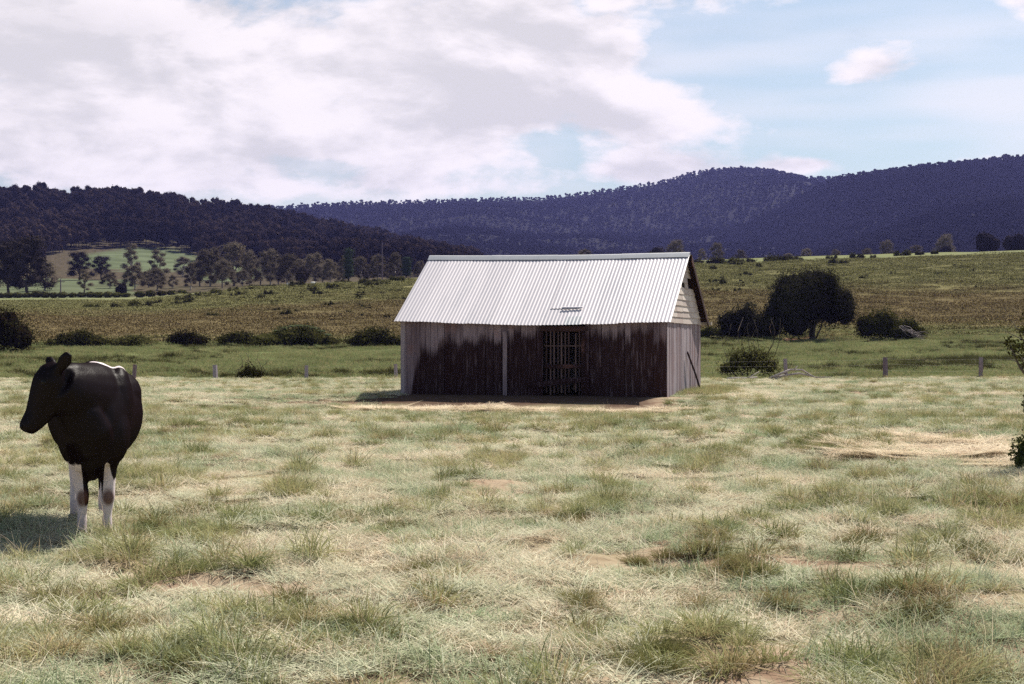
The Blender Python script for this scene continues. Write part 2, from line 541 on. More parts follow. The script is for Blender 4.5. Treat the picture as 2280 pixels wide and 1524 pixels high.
def wood(name, light, dark, stained):
    nt, m = new_mat(name)
    tcn = nt.n('ShaderNodeTexCoord'); oi = nt.n('ShaderNodeObjectInfo')
    O = tcn.outputs['Object']; ox, oy, oz = nt.sep(O)
    rnd = oi.outputs['Random']
    shift = nt.comb(nt.m('MULTIPLY', rnd, 31.0), 0, nt.m('MULTIPLY', rnd, 17.0))
    G = nt.vm('ADD', O, shift)
    grain = nt.noise(nt.vm('MULTIPLY', G, (38.0, 38.0, 1.6)), 1.0, 5, 0.65)
    streak = nt.noise(nt.vm('MULTIPLY', G, (9.0, 9.0, 0.7)), 1.0, 4, 0.6)
    patch = nt.noise(G, 1.7, 4, 0.6)
    f = nt.m('ADD', nt.m('ADD', nt.m('MULTIPLY', grain, 0.55), nt.m('MULTIPLY', streak, 0.6)), nt.m('MULTIPLY', nt.m('SUBTRACT', rnd, 0.5), 0.35))
    col = nt.mix(nt.step(f, 0.38, 0.82), light, dark)
    col = nt.mix(nt.m('MULTIPLY', nt.step(patch, 0.5, 0.72), 0.3), col, (0.24, 0.12, 0.10))
    if stained:
        # black weather stain that climbs the front boards; its edge follows the boards (x runs 0..8.25 m)
        xn = nt.m('DIVIDE', ox, 8.25)
        edge = nt.curve(xn, [(0.0, 0.0), (0.035, 0.0), (0.055, 0.52), (0.09, 0.70), (0.20, 0.76), (0.30, 0.84), (0.40, 0.85), (0.50, 0.90),
                             (0.54, 0.93), (0.70, 0.93), (0.80, 0.90), (0.92, 0.86), (0.97, 0.80), (1.0, 0.70)])
        h = nt.m('MULTIPLY', edge, 2.2)
        wob = nt.noise(nt.vm('MULTIPLY', G, (9.0, 9.0, 0.8)), 1.0, 5, 0.75)
        big = nt.noise(nt.vm('MULTIPLY', O, (1.1, 1.0, 0.5)), 1.0, 4, 0.6)
        lim = nt.m('ADD', nt.m('ADD', h, nt.m('MULTIPLY', nt.m('SUBTRACT', nt.m('FRACT', nt.m('MULTIPLY', rnd, 7.7)), 0.6), 0.38)), nt.m('ADD', nt.m('MULTIPLY', nt.m('SUBTRACT', wob, 0.5), 1.1), nt.m('MULTIPLY', nt.m('SUBTRACT', big, 0.5), 0.7)))
        st = nt.step(nt.m('SUBTRACT', lim, oz), -0.20, 0.24)
        worn = nt.noise(nt.vm('MULTIPLY', G, (14.0, 14.0, 1.4)), 1.0, 5, 0.7)
        st = nt.m('MULTIPLY', st, nt.m('SUBTRACT', 1.0, nt.m('MULTIPLY', nt.step(worn, 0.50, 0.74), nt.m('ADD', 0.42, nt.m('MULTIPLY', nt.step(xn, 0.7, 0.9), 0.3)))))
        right = nt.step(xn, 0.72, 1.0)
        scol = nt.mix(nt.m('ADD', nt.m('MULTIPLY', right, 0.6), nt.m('MULTIPLY', grain, 0.5)), (0.010, 0.002, 0.004), (0.034, 0.014, 0.012))
        col = nt.mix(nt.m('MULTIPLY', st, 0.96), col, scol)
    return finish(nt, col, 0.85, bump(nt, grain, 0.5, 0.006), 0.12)


wood('wall_wood', (0.26, 0.205, 0.235), (0.10, 0.070, 0.085), True)
wood('gable_wood', (0.34, 0.30, 0.33), (0.15, 0.10, 0.108), False)
wood('shingle_wood', (0.54, 0.48, 0.44), (0.37, 0.31, 0.285), False)
wood('post_wood', (0.30, 0.26, 0.29), (0.14, 0.10, 0.12), False)
wood('slat_wood', (0.13, 0.09, 0.09), (0.045, 0.028, 0.028), False)
wood('dark_wood', (0.050, 0.028, 0.028), (0.020, 0.010, 0.011), False)
wood('bark', (0.10, 0.085, 0.075), (0.045, 0.035, 0.03), False)
wood('gum_bark', (0.42, 0.38, 0.34), (0.16, 0.13, 0.12), False)
wood('dead_wood', (0.46, 0.41, 0.40), (0.22, 0.18, 0.18), False)

nt, m = new_mat('wire')
finish(nt, (0.25, 0.23, 0.22), 0.5, None, 0.5, 0.7)
nt, m = new_mat('dark_horn')
finish(nt, (0.03, 0.025, 0.02), 0.5)
nt, m = new_mat('eye')
finish(nt, (0.006, 0.004, 0.004), 0.25, None, 0.2)
nt, m = new_mat('wool')
geo = nt.n('ShaderNodeNewGeometry')
finish(nt, nt.mix(nt.noise(geo.outputs['Position'], 6.0), (0.62, 0.58, 0.52), (0.78, 0.75, 0.70)), 0.95, None, 0.05)

# ------------------------------------------------------------------ the ground sheet and the hills
ys = np.concatenate([np.linspace(-60, 2, 12), np.linspace(3, 62, 200), np.exp(np.linspace(math.log(62.5), math.log(1150), 260))])
us = np.linspace(-1, 1, 321)
us = np.sign(us) * np.abs(us) ** 1.15
GX = us[None, :] * (0.62 * np.maximum(ys, 0)[:, None] + 25)
GY = np.repeat(ys[:, None], len(us), 1)
GZ = height(GX, GY)
V = np.stack([GX, GY, GZ], -1).reshape(-1, 3)
nj = len(us)
I, J = np.meshgrid(np.arange(len(ys) - 1), np.arange(nj - 1), indexing='ij')
a = (I * nj + J).ravel()
Q = np.stack([a, a + 1, a + nj + 1, a + nj], -1)
gme = np_mesh('ground', V, Q, smooth=True)
gpx = 1140 + F * V[:, 0] / np.maximum(V[:, 1], 1); gpy = 762 - (V[:, 2] - EYE) * F / np.maximum(V[:, 1], 1)
gn = (vnoise(V[:, 0], V[:, 1], 0.05, 3) - 0.5) * 1.2
grn = np.maximum.reduce([1.25 - ((gpx - 310) / 140) ** 2 - ((gpy - 580) / 26) ** 2 + gn, 1.25 - ((gpx - 500) / 80) ** 2 - ((gpy - 608) / 22) ** 2 + gn,
                         np.where((V[:, 1] < 425 + gn * 20) & (gpx < 300), 0.42, 0.0) + gn * 0.2])
at_ = gme.attributes.new('green', 'FLOAT', 'POINT'); at_.data.foreach_set('value', np.clip(grn * 2, 0, 1).astype(np.float32))
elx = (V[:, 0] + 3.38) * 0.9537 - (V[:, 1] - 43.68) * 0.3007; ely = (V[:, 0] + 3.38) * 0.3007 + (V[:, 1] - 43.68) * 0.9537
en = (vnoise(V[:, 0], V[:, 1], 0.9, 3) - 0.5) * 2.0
painted_shadow = np.clip((3.0 + en - np.abs(ely)) / 0.8, 0, 1) * np.clip((elx + 0.6 + en) / 0.8, 0, 1) * np.clip((SHED_L + 0.3 - elx + en * 0.4) / 0.8, 0, 1)  # mask of the painted shadow strip along the shed front
at_ = gme.attributes.new('painted_shadow', 'FLOAT', 'POINT'); at_.data.foreach_set('value', painted_shadow.astype(np.float32))
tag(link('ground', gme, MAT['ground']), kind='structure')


def ridge_hill(name, ridge, y0, y1, y2, base_py, lump):
    """a hill whose crest, seen from the paddock, follows the given bearings"""
    rp = np.array(ridge, dtype=float)
    px = np.linspace(rp[0, 0], rp[-1, 0], 180)
    zr = EYE + (762 - np.interp(px, rp[:, 0], rp[:, 1])) / F * y1
    zb = EYE + (762 - base_py) / F * y0
    n1_, n2_ = 40, 14
    Y = np.concatenate([np.linspace(y0, y1, n1_), np.linspace(y1, y2, n2_)[1:]])
    X = (px[None, :] - 1140) / F * y1 * np.ones((len(Y), 1))
    t = np.clip((Y - y0) / (y1 - y0), 0, 1)
    up = (t ** 0.85)[:, None]
    Z = zb + (zr[None, :] - zb) * up
    back = np.clip((Y - y1) / (y2 - y1), 0, 1)[:, None]
    Z = Z - back ** 1.5 * (zr[None, :] - zb) * 0.6
    ramp = np.sin(np.clip(t, 0, 1) * math.pi)[:, None] * (1 - back)
    Z = Z + (vnoise(X, Y[:, None] + X * 0, 1 / 260.0, 4) - 0.5) * lump * ramp - np.abs(np.sin(X / 210 + vnoise(X, X * 0 + 3, 1 / 400., 2) * 4)) * lump * 0.35 * ramp
    Y2 = Y[:, None] + X * 0
    return np.stack([X, Y2, Z], -1)


def hill_obj(name, G):
    ni, nj2 = G.shape[:2]
    I, J = np.meshgrid(np.arange(ni - 1), np.arange(nj2 - 1), indexing='ij')
    a = (I * nj2 + J).ravel()
    Q = np.stack([a, a + 1, a + nj2 + 1, a + nj2], -1)
    return tag(link(name, np_mesh(name, G.reshape(-1, 3), Q, smooth=True), MAT['hill_floor']), kind='structure')


FARG = ridge_hill('far_hill', [(-1200, 470), (300, 470), (610, 466), (800, 456), (1000, 452), (1200, 447), (1330, 432), (1400, 422), (1480, 408),
                               (1560, 388), (1640, 380), (1700, 382), (1790, 402), (1900, 398), (2200, 400), (3500, 400)], 1250, 2300, 3000, 590, 90)
SPURG = ridge_hill('wooded_spur', [(1440, 640), (1560, 565), (1640, 520), (1720, 482), (1800, 440), (1870, 405), (2000, 386), (2140, 372), (2280, 358),
                                   (2600, 345), (3500, 330)], 900, 1650, 2300, 600, 55)
hill_obj('far_hill', FARG)
hill_obj('wooded_spur', SPURG)

# ------------------------------------------------------------------ scattering (ground cover and far woods only)
def template_collection(name, meshes, mat):
    c = bpy.data.collections.new(name)
    for i, me in enumerate(meshes):
        me.materials.append(mat)
        o = bpy.data.objects.new('%s_%02d' % (name, i), me)
        c.objects.link(o)
    return c


def scatter(name, label, cat, pts, rot, scl, idx, coll, parent=None):
    me = bpy.data.meshes.new(name)
    n = len(pts)
    me.vertices.add(n)
    me.vertices.foreach_set('co', np.asarray(pts, dtype=np.float32).ravel())
    for nm, typ, key, arr in (('rot', 'FLOAT_VECTOR', 'vector', rot), ('scl', 'FLOAT_VECTOR', 'vector', scl)):
        at_ = me.attributes.new(nm, typ, 'POINT')
        at_.data.foreach_set(key, np.asarray(arr, dtype=np.float32).ravel())
    at_ = me.attributes.new('idx', 'INT', 'POINT')
    at_.data.foreach_set('value', np.asarray(idx, dtype=np.int32))
    o = link(name, me, None, parent)
    tree = bpy.data.node_groups.new(name, 'GeometryNodeTree')
    tree.interface.new_socket('Geometry', in_out='INPUT', socket_type='NodeSocketGeometry')
    tree.interface.new_socket('Geometry', in_out='OUTPUT', socket_type='NodeSocketGeometry')
    N = tree.nodes; L = tree.links
    gi = N.new('NodeGroupInput'); go = N.new('NodeGroupOutput')
    ci = N.new('GeometryNodeCollectionInfo'); ci.inputs[0].default_value = coll
    ci.inputs['Separate Children'].default_value = True
    ci.inputs['Reset Children'].default_value = True
    ip = N.new('GeometryNodeInstanceOnPoints'); ip.inputs['Pick Instance'].default_value = True

    def na(nm, typ):
        x = N.new('GeometryNodeInputNamedAttribute'); x.data_type = typ; x.inputs[0].default_value = nm
        return x.outputs[0]
    L.new(gi.outputs[0], ip.inputs['Points']); L.new(ci.outputs[0], ip.inputs['Instance'])
    L.new(na('idx', 'INT'), ip.inputs['Instance Index'])
    L.new(na('rot', 'FLOAT_VECTOR'), ip.inputs['Rotation'])
    L.new(na('scl', 'FLOAT_VECTOR'), ip.inputs['Scale'])
    L.new(ip.outputs[0], go.inputs[0])
    md = o.modifiers.new('scatter', 'NODES'); md.node_group = tree
    tag(o, label, cat, None, 'stuff')
    return o


# ------------------------------------------------------------------ leaf crowns
def crown_arrays(blobs, n, size, seed, core=0.74, shell=0.2, stray=0.06, aspect=0.55, flat=0.04, droop=0.0):
    g = np.random.default_rng(seed)
    B = np.array(blobs, dtype=float)
    wgt = (B[:, 3] * B[:, 5]) ** 0.9
    k = g.choice(len(B), n, p=wgt / wgt.sum())
    D = g.normal(size=(n, 3)); D /= np.linalg.norm(D, axis=1)[:, None]
    ph = g.random((len(B), 3)) * 6.28
    lump = np.sin(4.3 * D[:, 0] + ph[k, 0]) * np.sin(4.9 * D[:, 1] + ph[k, 1]) + 0.7 * np.sin(8.1 * D[:, 2] + ph[k, 2]) * np.sin(7.3 * D[:, 0] + ph[k, 1])
    r = 1 - np.abs(g.normal(size=n)) * shell
    r = np.clip(r, 0.25, 1.0) * (0.87 + 0.20 * lump)
    st = g.random(n) < stray
    r[st] *= 1 + g.random(st.sum()) ** 1.5 * 0.38
    C = B[k, :3] + D * B[k, 3:6] * r[:, None]
    C[:, 2] = np.maximum(C[:, 2], flat + g.random(n) * size)
    # leaf frame
    nrm = D * 0.8 + g.normal(size=(n, 3)) * 0.7 + np.array([0, 0, 0.25])
    nrm /= np.linalg.norm(nrm, axis=1)[:, None]
    t = np.cross(nrm, g.normal(size=(n, 3)))
    t[:, 2] -= droop
    t -= nrm * np.sum(t * nrm, axis=1)[:, None]
    t /= np.linalg.norm(t, axis=1)[:, None] + 1e-9
    b = np.cross(nrm, t)
    s = size * (0.6 + 0.8 * g.random(n))[:, None]
    V = np.stack([C - t * s * 0.5, C + b * s * aspect * 0.5 + nrm * s * 0.08, C + t * s * 0.5, C - b * s * aspect * 0.5 + nrm * s * 0.08], 1).reshape(-1, 3)
    base = np.arange(n) * 4
    T = np.concatenate([np.stack([base, base + 1, base + 2], -1), np.stack([base, base + 2, base + 3], -1)])
    tint = np.repeat(g.random(n), 4)
    Vs = [V]; Ts = [T]; tn = [tint]; off = len(V)
    if core:  # dark inner blobs added to block light and deepen the crown's shade
        for q_ in range(len(B)):
            mb = MB(); mb.ball((0, 0, 0), (1, 1, 1), seg=8, rings=6)
            W_ = np.array(mb.v); W_ *= (0.85 + 0.3 * g.random((len(W_), 1)))
            W_ = B[q_, :3] + W_ * B[q_, 3:6] * core
            W_[:, 2] = np.maximum(W_[:, 2], flat * 0.5)
            tri = []
            for f_ in mb.f:
                for i in range(1, len(f_) - 1):
                    tri.append((f_[0], f_[i], f_[i + 1]))
            Vs.append(W_); Ts.append(np.array(tri) + off); tn.append(np.zeros(len(W_))); off += len(W_)
    return np.concatenate(Vs), np.concatenate(Ts), np.concatenate(tn)


def crown_mesh(name, *a, **k):
    return np_mesh(name, *crown_arrays(*a, **k))


def wood_mesh(name, branches, seg=7):
    """branches: list of (points, r0, r1)"""
    mb = MB()
    for pts, r0, r1 in branches:
        n = len(pts)
        mb.loft(pts, [r0 + (r1 - r0) * i / (n - 1) for i in range(n)], seg=seg)
    return mb.mesh(name, True)


def bent(p0, p1, rnd, wob=0.12, n=5):
    p0 = Vector(p0); p1 = Vector(p1); L_ = (p1 - p0).length
    return [p0.lerp(p1, i / (n - 1)) + (Vector((rnd.uniform(-1, 1), rnd.uniform(-1, 1), rnd.uniform(-.5, .5))) * wob * L_ * math.sin(math.pi * i / (n - 1))) for i in range(n)]


# ------------------------------------------------------------------ the shed
shed = empty('wooden_shed', (-3.38, 43.68, 0.0), -math.radians(17.5))
tag(shed, 'weathered grey plank shed with corrugated iron roof and black stained front', 'shed')
SL, SW = 8.25, 5.6
rs = random.Random(21)


def eave_z(x):
    t = x / SL
    return 2.24 - 0.07 * t - 0.10 * math.sin(math.pi * min(max(t, 0), 1)) ** 1.3


def ridge_z(x):
    t = x / SL
    return 4.36 - 0.06 * t - 0.035 * math.sin(math.pi * min(max(t, 0), 1))


def roof_front(x, y, lift=0.0):        # y from ridge (SW/2) to the eave (-0.25)
    t = (SW / 2 - y) / (SW / 2 + 0.25)
    return ridge_z(x) + (eave_z(x) - ridge_z(x)) * t + lift


def roof_back(x, y, lift=0.0):
    t = (y - SW / 2) / (SW / 2 + 0.25)
    return ridge_z(x) + (2.27 - ridge_z(x)) * t + lift


PITCH = 0.111


def sheet(name, x0, x1, y0, y1, fn, lift, parent, mat='roof_iron', skew=0.0):
    nx = max(8, int(round((x1 - x0) / PITCH * 8))); ny = 7
    vs = []; fs = []
    for j in range(ny):
        y = y0 + (y1 - y0) * j / (ny - 1)
        for i in range(nx + 1):
            x = x0 + (x1 - x0) * i / nx
            vs.append((x + skew * (y - y0), y, fn(x, y) + lift + 0.0065 * math.sin(2 * math.pi * x / PITCH)))
    for j in range(ny - 1):
        for i in range(nx):
            p = j * (nx + 1) + i
            fs.append((p, p + 1, p + nx + 2, p + nx + 1))
    mb = MB(); mb.add(vs, fs)
    return mb.build(name, MAT[mat], parent, smooth=True)


xs0, xs1, ns = -0.16, SL + 0.16, 11
for i in range(ns):
    wsh = (xs1 - xs0) / ns
    a0, a1 = xs0 + wsh * i, xs0 + wsh * (i + 1)
    if 0 < i: a0 -= 0.05
    sheet('roof_sheet', a0, a1, SW / 2 - 0.02, -0.25 + rs.uniform(-0.012, 0.012), roof_front, 0.004 * (i % 2) + rs.uniform(0, 0.002), shed)
    sheet('roof_sheet', a0 + (0.05 if i else 0), a1 + (0.06 if i == ns - 1 else 0), SW / 2 + 0.02, SW + 0.25, roof_back, 0.004 * (i % 2), shed)
# patched bay over the door: an extra sheet with a board along its lower edge and a short sheet at the eave
patch = sheet('patch_sheet', 4.62, 5.52, 2.5, 0.42, roof_front, 0.017, shed)
tag(patch, 'extra iron sheet laid over the roof above the door')
mb = MB()
yb = 0.42
zb_ = roof_front(5.3, yb)
mb.loft([(4.98, yb - 0.02, zb_ + 0.042), (5.62, yb - 0.02, zb_ + 0.040)], [0.05, 0.05], [0.018, 0.018], hint=(0, -0.57, 0.82), seg=4)
mb.build('batten', MAT['roof_iron'], shed)
tag(sheet('patch_sheet', 5.22, 5.72, 0.06, -0.29, roof_front, 0.03, shed, 'ridge_iron'), 'short bluish sheet at the eave over the door')
# ridge capping in four lengths
for i in range(4):
    c0 = xs0 + (xs1 - xs0) * i / 4; c1 = xs0 + (xs1 - xs0) * (i + 1) / 4 + (0.06 if i < 3 else 0)
    mb = MB(); n = 6; li = 0.028 + 0.006 * (i % 2)
    vs = []
    for k in range(n + 1):
        x = c0 + (c1 - c0) * k / n
        w_ = 0.17
        vs += [(x, SW / 2 - w_, roof_front(x, SW / 2 - w_) + li), (x, SW / 2 - 0.03, ridge_z(x) + li + 0.01), (x, SW / 2, ridge_z(x) + li + 0.035),
               (x, SW / 2 + 0.03, ridge_z(x) + li + 0.01), (x, SW / 2 + w_, roof_back(x, SW / 2 + w_) + li)]
    fs = [(k * 5 + j, k * 5 + j + 1, (k + 1) * 5 + j + 1, (k + 1) * 5 + j) for k in range(n) for j in range(4)]
    mb.add(vs, fs); mb.build('ridge_cap', MAT['ridge_iron'], shed, True)

# front boards, broken by the doorway between x = 4.52 and 5.80
DOOR0, DOOR1 = 4.52, 5.80


def boards(x0, x1, make, gap=(0.006, 0.014)):
    x = x0
    while x < x1 - 0.05:
        wd = rs.uniform(0.15, 0.27)
        if x1 - (x + wd) < 0.12: wd = x1 - x
        make(x, x + wd - rs.uniform(*gap))
        x += wd


def front_board(a_, b_):
    mb = MB(); y = rs.uniform(-0.012, 0.012)
    top = eave_z((a_ + b_) / 2) + 0.13
    mb.box((a_, y, -0.12 + rs.uniform(0, 0.10)), (b_, y + 0.028, top), 0.003, rs)
    mb.build('wall_plank', MAT['wall_wood'], shed)


boards(0.0, DOOR0, front_board)
boards(DOOR1, SL, front_board)
mb = MB(); mb.box((3.27, -0.065, -0.05), (3.40, -0.018, 1.92), 0.004, rs)
mb.build('cover_batten', MAT['post_wood'], shed)
mb = MB(); mb.box((-0.03, -0.03, -0.1), (0.10, -0.016, 2.25), 0.003, rs)
mb.build('corner_board', MAT['post_wood'], shed)


def back_board(a_, b_):
    mb = MB(); mb.box((a_, SW - 0.03, -0.1), (b_, SW, 2.40), 0.003, rs)
    mb.build('wall_plank', MAT['gable_wood'], shed)


boards(0.0, SL, back_board, (0.0015, 0.004))


def left_board(a_, b_):
    mb = MB()
    def top(y): return (roof_front(0, y) if y < SW / 2 else roof_back(0, y)) - 0.04
    mb.add([(-0.028, a_, -0.1), (0, a_, -0.1), (0, b_, -0.1), (-0.028, b_, -0.1), (-0.028, a_, top(a_)), (0, a_, top(a_)), (0, b_, top(b_)), (-0.028, b_, top(b_))],
           [(0, 3, 2, 1), (4, 5, 6, 7), (0, 1, 5, 4), (1, 2, 6, 5), (2, 3, 7, 6), (3, 0, 4, 7)])
    mb.build('wall_plank', MAT['gable_wood'], shed)


boards(0.03, SW - 0.03, left_board, (0.0015, 0.003))


def gable_board(a_, b_):
    mb = MB(); x = SL + rs.uniform(-0.008, 0.008)
    t = ((a_ + b_) / 2) / SW
    mb.box((x - 0.028, a_, -0.1 + rs.uniform(0, 0.08)), (x, b_, 2.20 + 0.08 * t), 0.003, rs)
    mb.build('wall_plank', MAT['gable_wood'], shed)


boards(0.035, SW - 0.035, gable_board)
# pale overlapping boards in the gable, some broken away
zA = 2.17


def gl(z): return (z - zA) / (4.27 - zA) * (SW / 2) + 0.02 - 0.20 * max(0, 1 - (z - zA) / 0.5)
def gr(z): return SW - (z - zA) / (4.27 - zA) * (SW / 2) - 0.02


rowh = 0.178; row = 0
while True:
    z0 = zA + row * rowh; z1 = z0 + rowh + 0.03
    if z1 > 4.22: break
    ya, yb_ = max(gl(z0), 0.0), min(gr(z0), SW)
    cuts = [ya]
    y = ya + rs.uniform(0.5, 1.6)
    while y < yb_ - 0.35:
        cuts.append(y); y += rs.uniform(0.7, 1.9)
    cuts.append(yb_)
    if row == 6: cuts = [ya, 2.15, 2.68, 3.2, yb_]
    if row == 5: cuts = [ya, 2.6, yb_]
    for k in range(len(cuts) - 1):
        if row == 6 and k in (1, 3): continue
        if row == 7 and k == len(cuts) - 2 and len(cuts) > 2: continue
        p0, p1 = cuts[k] + 0.005, cuts[k + 1] - 0.005
        q0, q1 = max(p0, gl(z1)), min(p1, gr(z1))
        if q1 <= q0 + 0.02: q0 = q1 = (q0 + q1) / 2; q0 -= 0.01; q1 += 0.01
        dzz = rs.uniform(-0.012, 0.012); xo = SL + 0.036 + rs.uniform(0, 0.006); xi = SL + 0.012
        mb = MB()
        mb.add([(xo, p0, z0 + dzz), (xo, p1, z0 + dzz), (xi + 0.004, q1, z1), (xi + 0.004, q0, z1),
                (xo - 0.022, p0, z0 + dzz), (xo - 0.022, p1, z0 + dzz), (xi - 0.018, q1, z1), (xi - 0.018, q0, z1)],
               [(0, 1, 2, 3), (7, 6, 5, 4), (0, 4, 5, 1), (1, 5, 6, 2), (2, 6, 7, 3), (3, 7, 4, 0)])
        mb.build('shingle', MAT['shingle_wood'], shed)
    row += 1
# rear rake: barge board and soffit coloured dark for the overhang's shade, rafters' ends and a gutter stub
mb = MB()
for sgn in (0,):
    y0_, y1_ = SW / 2 - 0.02, SW + 0.24
    za, zb2 = ridge_z(SL) - 0.02, 2.27 - 0.02
    xb = SL + 0.20
    mb.add([(xb, y0_, za), (xb + 0.03, y0_, za), (xb + 0.03, y1_, zb2), (xb, y1_, zb2), (xb, y0_, za - 0.2), (xb + 0.03, y0_, za - 0.2), (xb + 0.03, y1_, zb2 - 0.16), (xb, y1_, zb2 - 0.16)],
           [(0, 1, 2, 3), (7, 6, 5, 4), (0, 4, 5, 1), (1, 5, 6, 2), (2, 6, 7, 3), (3, 7, 4, 0)])
mb.build('barge_board', MAT['dark_wood'], shed)
mb = MB()
mb.add([(x, y, roof_back(x, y) - dz_) for x in (SL - 0.1, SL + 0.197) for y in (SW / 2 + 0.03, SW + 0.22) for dz_ in (0.02, 0.05)],
       [(0, 1, 3, 2), (4, 6, 7, 5), (0, 4, 5, 1), (2, 3, 7, 6), (0, 2, 6, 4), (1, 5, 7, 3)])
mb.build('soffit_shade', MAT['dark_wood'], shed)  # added slab, dark to paint the shade under the rear overhang
mb = MB(); mb.box((SL - 0.2, SW + 0.2, 2.16), (SL + 0.32, SW + 0.31, 2.25)); mb.build('gutter', MAT['shingle_wood'], shed)
# doorway: lintel, slatted door, rails and a slipped plank
mb = MB(); mb.box((DOOR0 - 0.06, -0.05, 1.93), (DOOR1 + 0.08, 0.01, 2.06), 0.008, rs); mb.build('lintel', MAT['dark_wood'], shed)
door = MB(); door.box((DOOR0 + 0.005, 0.10, 1.90), (DOOR1 - 0.005, 0.14, 1.96)); door = door.build('door', MAT['dark_wood'], shed)
for i, x in enumerate([4.60, 4.72, 4.835, 4.95, 5.06, 5.175, 5.285, 5.50, 5.61, 5.70]):
    mb = MB(); wd = rs.uniform(0.014, 0.022)
    mb.box((x - wd, 0.075, rs.uniform(0.02, 0.12)), (x + wd, 0.098, rs.uniform(1.86, 1.95)), 0.006, rs)
    mb.build('slat', MAT['slat_wood'], door)
mb = MB(); mb.box((DOOR0 + 0.02, 0.05, 1.47), (DOOR1 - 0.1, 0.073, 1.50), 0.004, rs); mb.build('rail', MAT['slat_wood'], door)
mb = MB(); mb.box((DOOR0 + 0.02, 0.03, 0.82), (DOOR1 - 0.02, 0.073, 0.93), 0.006, rs); mb.build('rail', MAT['dark_wood'], door)
mb = MB(); mb.box((DOOR1 - 0.13, 0.02, 0.0), (DOOR1 - 0.01, 0.06, 1.93), 0.006, rs); mb.build('door_stile', MAT['dark_wood'], door)
mb = MB(); mb.loft([(4.18, -0.055, 0.30), (5.0, -0.06, 0.42), (5.80, -0.055, 0.50)], [0.02] * 3, [0.075, 0.08, 0.07], seg=4)
mb.build('slipped_plank', MAT['wall_wood'], shed)
mb = MB(); mb.box((DOOR1 + 0.005, -0.03, -0.1), (DOOR1 + 0.13, -0.012, 1.93), 0.004, rs); mb.build('door_post', MAT['wall_wood'], shed)

# a dark plank leaning on the gable wall
mb = MB()
mb.loft([(0, 0, -0.05), (-0.09, -0.62, 0.6), (-0.20, -1.35, 1.27)], [0.03] * 3, [0.085, 0.08, 0.07], hint=(0, 1, 0.4), seg=4)
lp = mb.build('leaning_plank', MAT['dark_wood'])
sm = Matrix.Translation(shed.location) @ Matrix.Rotation(-math.radians(17.5), 4, 'Z')
lp.matrix_world = Matrix.Translation(sm @ Vector((SL + 0.27, 4.25, 0.0))) @ Matrix.Rotation(-math.radians(17.5), 4, 'Z')
tag(lp, 'dark plank leaning against the sunlit end wall of the shed', 'plank')

# ------------------------------------------------------------------ the cow
nt, m = new_mat('cow_hide')
tcn = nt.n('ShaderNodeTexCoord'); O = tcn.outputs['Object']
ox, oy, oz = nt.sep(O)
nn = nt.noise(O, 9.0, 4, 0.6); nfur = nt.noise(nt.vm('MULTIPLY', O, (60, 60, 25)), 1.0, 4, 0.7)
black = nt.mix(nfur, (0.0028, 0.0007, 0.0011), (0.006, 0.002, 0.0032))
white = nt.mix(nfur, (0.50, 0.43, 0.435), (0.66, 0.58, 0.585))
# white stockings: black runs lower on the outside of the right foreleg
lim = nt.m('ADD', nt.m('SUBTRACT', nt.m('SUBTRACT', 0.625, nt.m('MULTIPLY', nt.m('SUBTRACT', 1.0, nt.step(nt.m('ABSOLUTE', nt.m('ADD', ox, 0.005)), 0.06, 0.10)), 0.36)), nt.m('MULTIPLY', nt.step(ox, 0.10, 0.17), 0.14)), nt.m('MULTIPLY', nt.m('SUBTRACT', nn, 0.5), 0.16))
leg = nt.m('SUBTRACT', 1.0, nt.step(nt.m('SUBTRACT', oz, lim), -0.01, 0.01))


def near_line(x0, y0, x1, y1, rad):
    dx_, dy_ = x1 - x0, y1 - y0; L2 = dx_ * dx_ + dy_ * dy_
    t = nt.m('DIVIDE', nt.m('ADD', nt.m('MULTIPLY', nt.m('SUBTRACT', ox, x0), dx_), nt.m('MULTIPLY', nt.m('SUBTRACT', oy, y0), dy_)), L2, clamp=True)
    ex = nt.m('SUBTRACT', nt.m('SUBTRACT', ox, x0), nt.m('MULTIPLY', t, dx_)); ey = nt.m('SUBTRACT', nt.m('SUBTRACT', oy, y0), nt.m('MULTIPLY', t, dy_))
    dd = nt.m('SQRT', nt.m('ADD', nt.m('MULTIPLY', ex, ex), nt.m('MULTIPLY', ey, ey)))
    return nt.m('SUBTRACT', 1.0, nt.step(nt.m('ADD', dd, nt.m('MULTIPLY', nt.m('SUBTRACT', nn, 0.5), 0.06)), rad - 0.008, rad + 0.008))


saddle = nt.m('MULTIPLY', near_line(-0.05, 0.02, 0.18, 0.10, 0.075), nt.step(oz, 1.22, 1.26))
col = nt.mix(nt.m('MAXIMUM', leg, saddle), black, white)
for kx in (-0.09, 0.115):
    dd = nt.vm('SUBTRACT', O, (kx + 0.0, -0.06, 0.325))
    dd = nt.vm('MULTIPLY', dd, (1.0, 1.0, 0.7))
    ln = nt.n('ShaderNodeVectorMath', operation='LENGTH'); nt.put(ln.inputs[0], dd)
    k = nt.m('SUBTRACT', 1.0, nt.step(nt.m('ADD', ln.outputs['Value'], nt.m('MULTIPLY', nn, 0.03)), 0.045, 0.085))
    col = nt.mix(nt.m('MULTIPLY', k, 0.9), col, (0.085, 0.035, 0.025))
dirt = nt.m('MULTIPLY', nt.m('SUBTRACT', 1.0, nt.step(oz, 0.05, 0.24)), nt.m('MULTIPLY', nn, 0.9))
col = nt.mix(dirt, col, (0.17, 0.10, 0.09))
cb = bump(nt, nfur, 0.5, 0.006)
cd_ = nt.n('ShaderNodeBsdfDiffuse'); nt.put(cd_.inputs[0], col); nt.put(cd_.inputs['Normal'], cb)
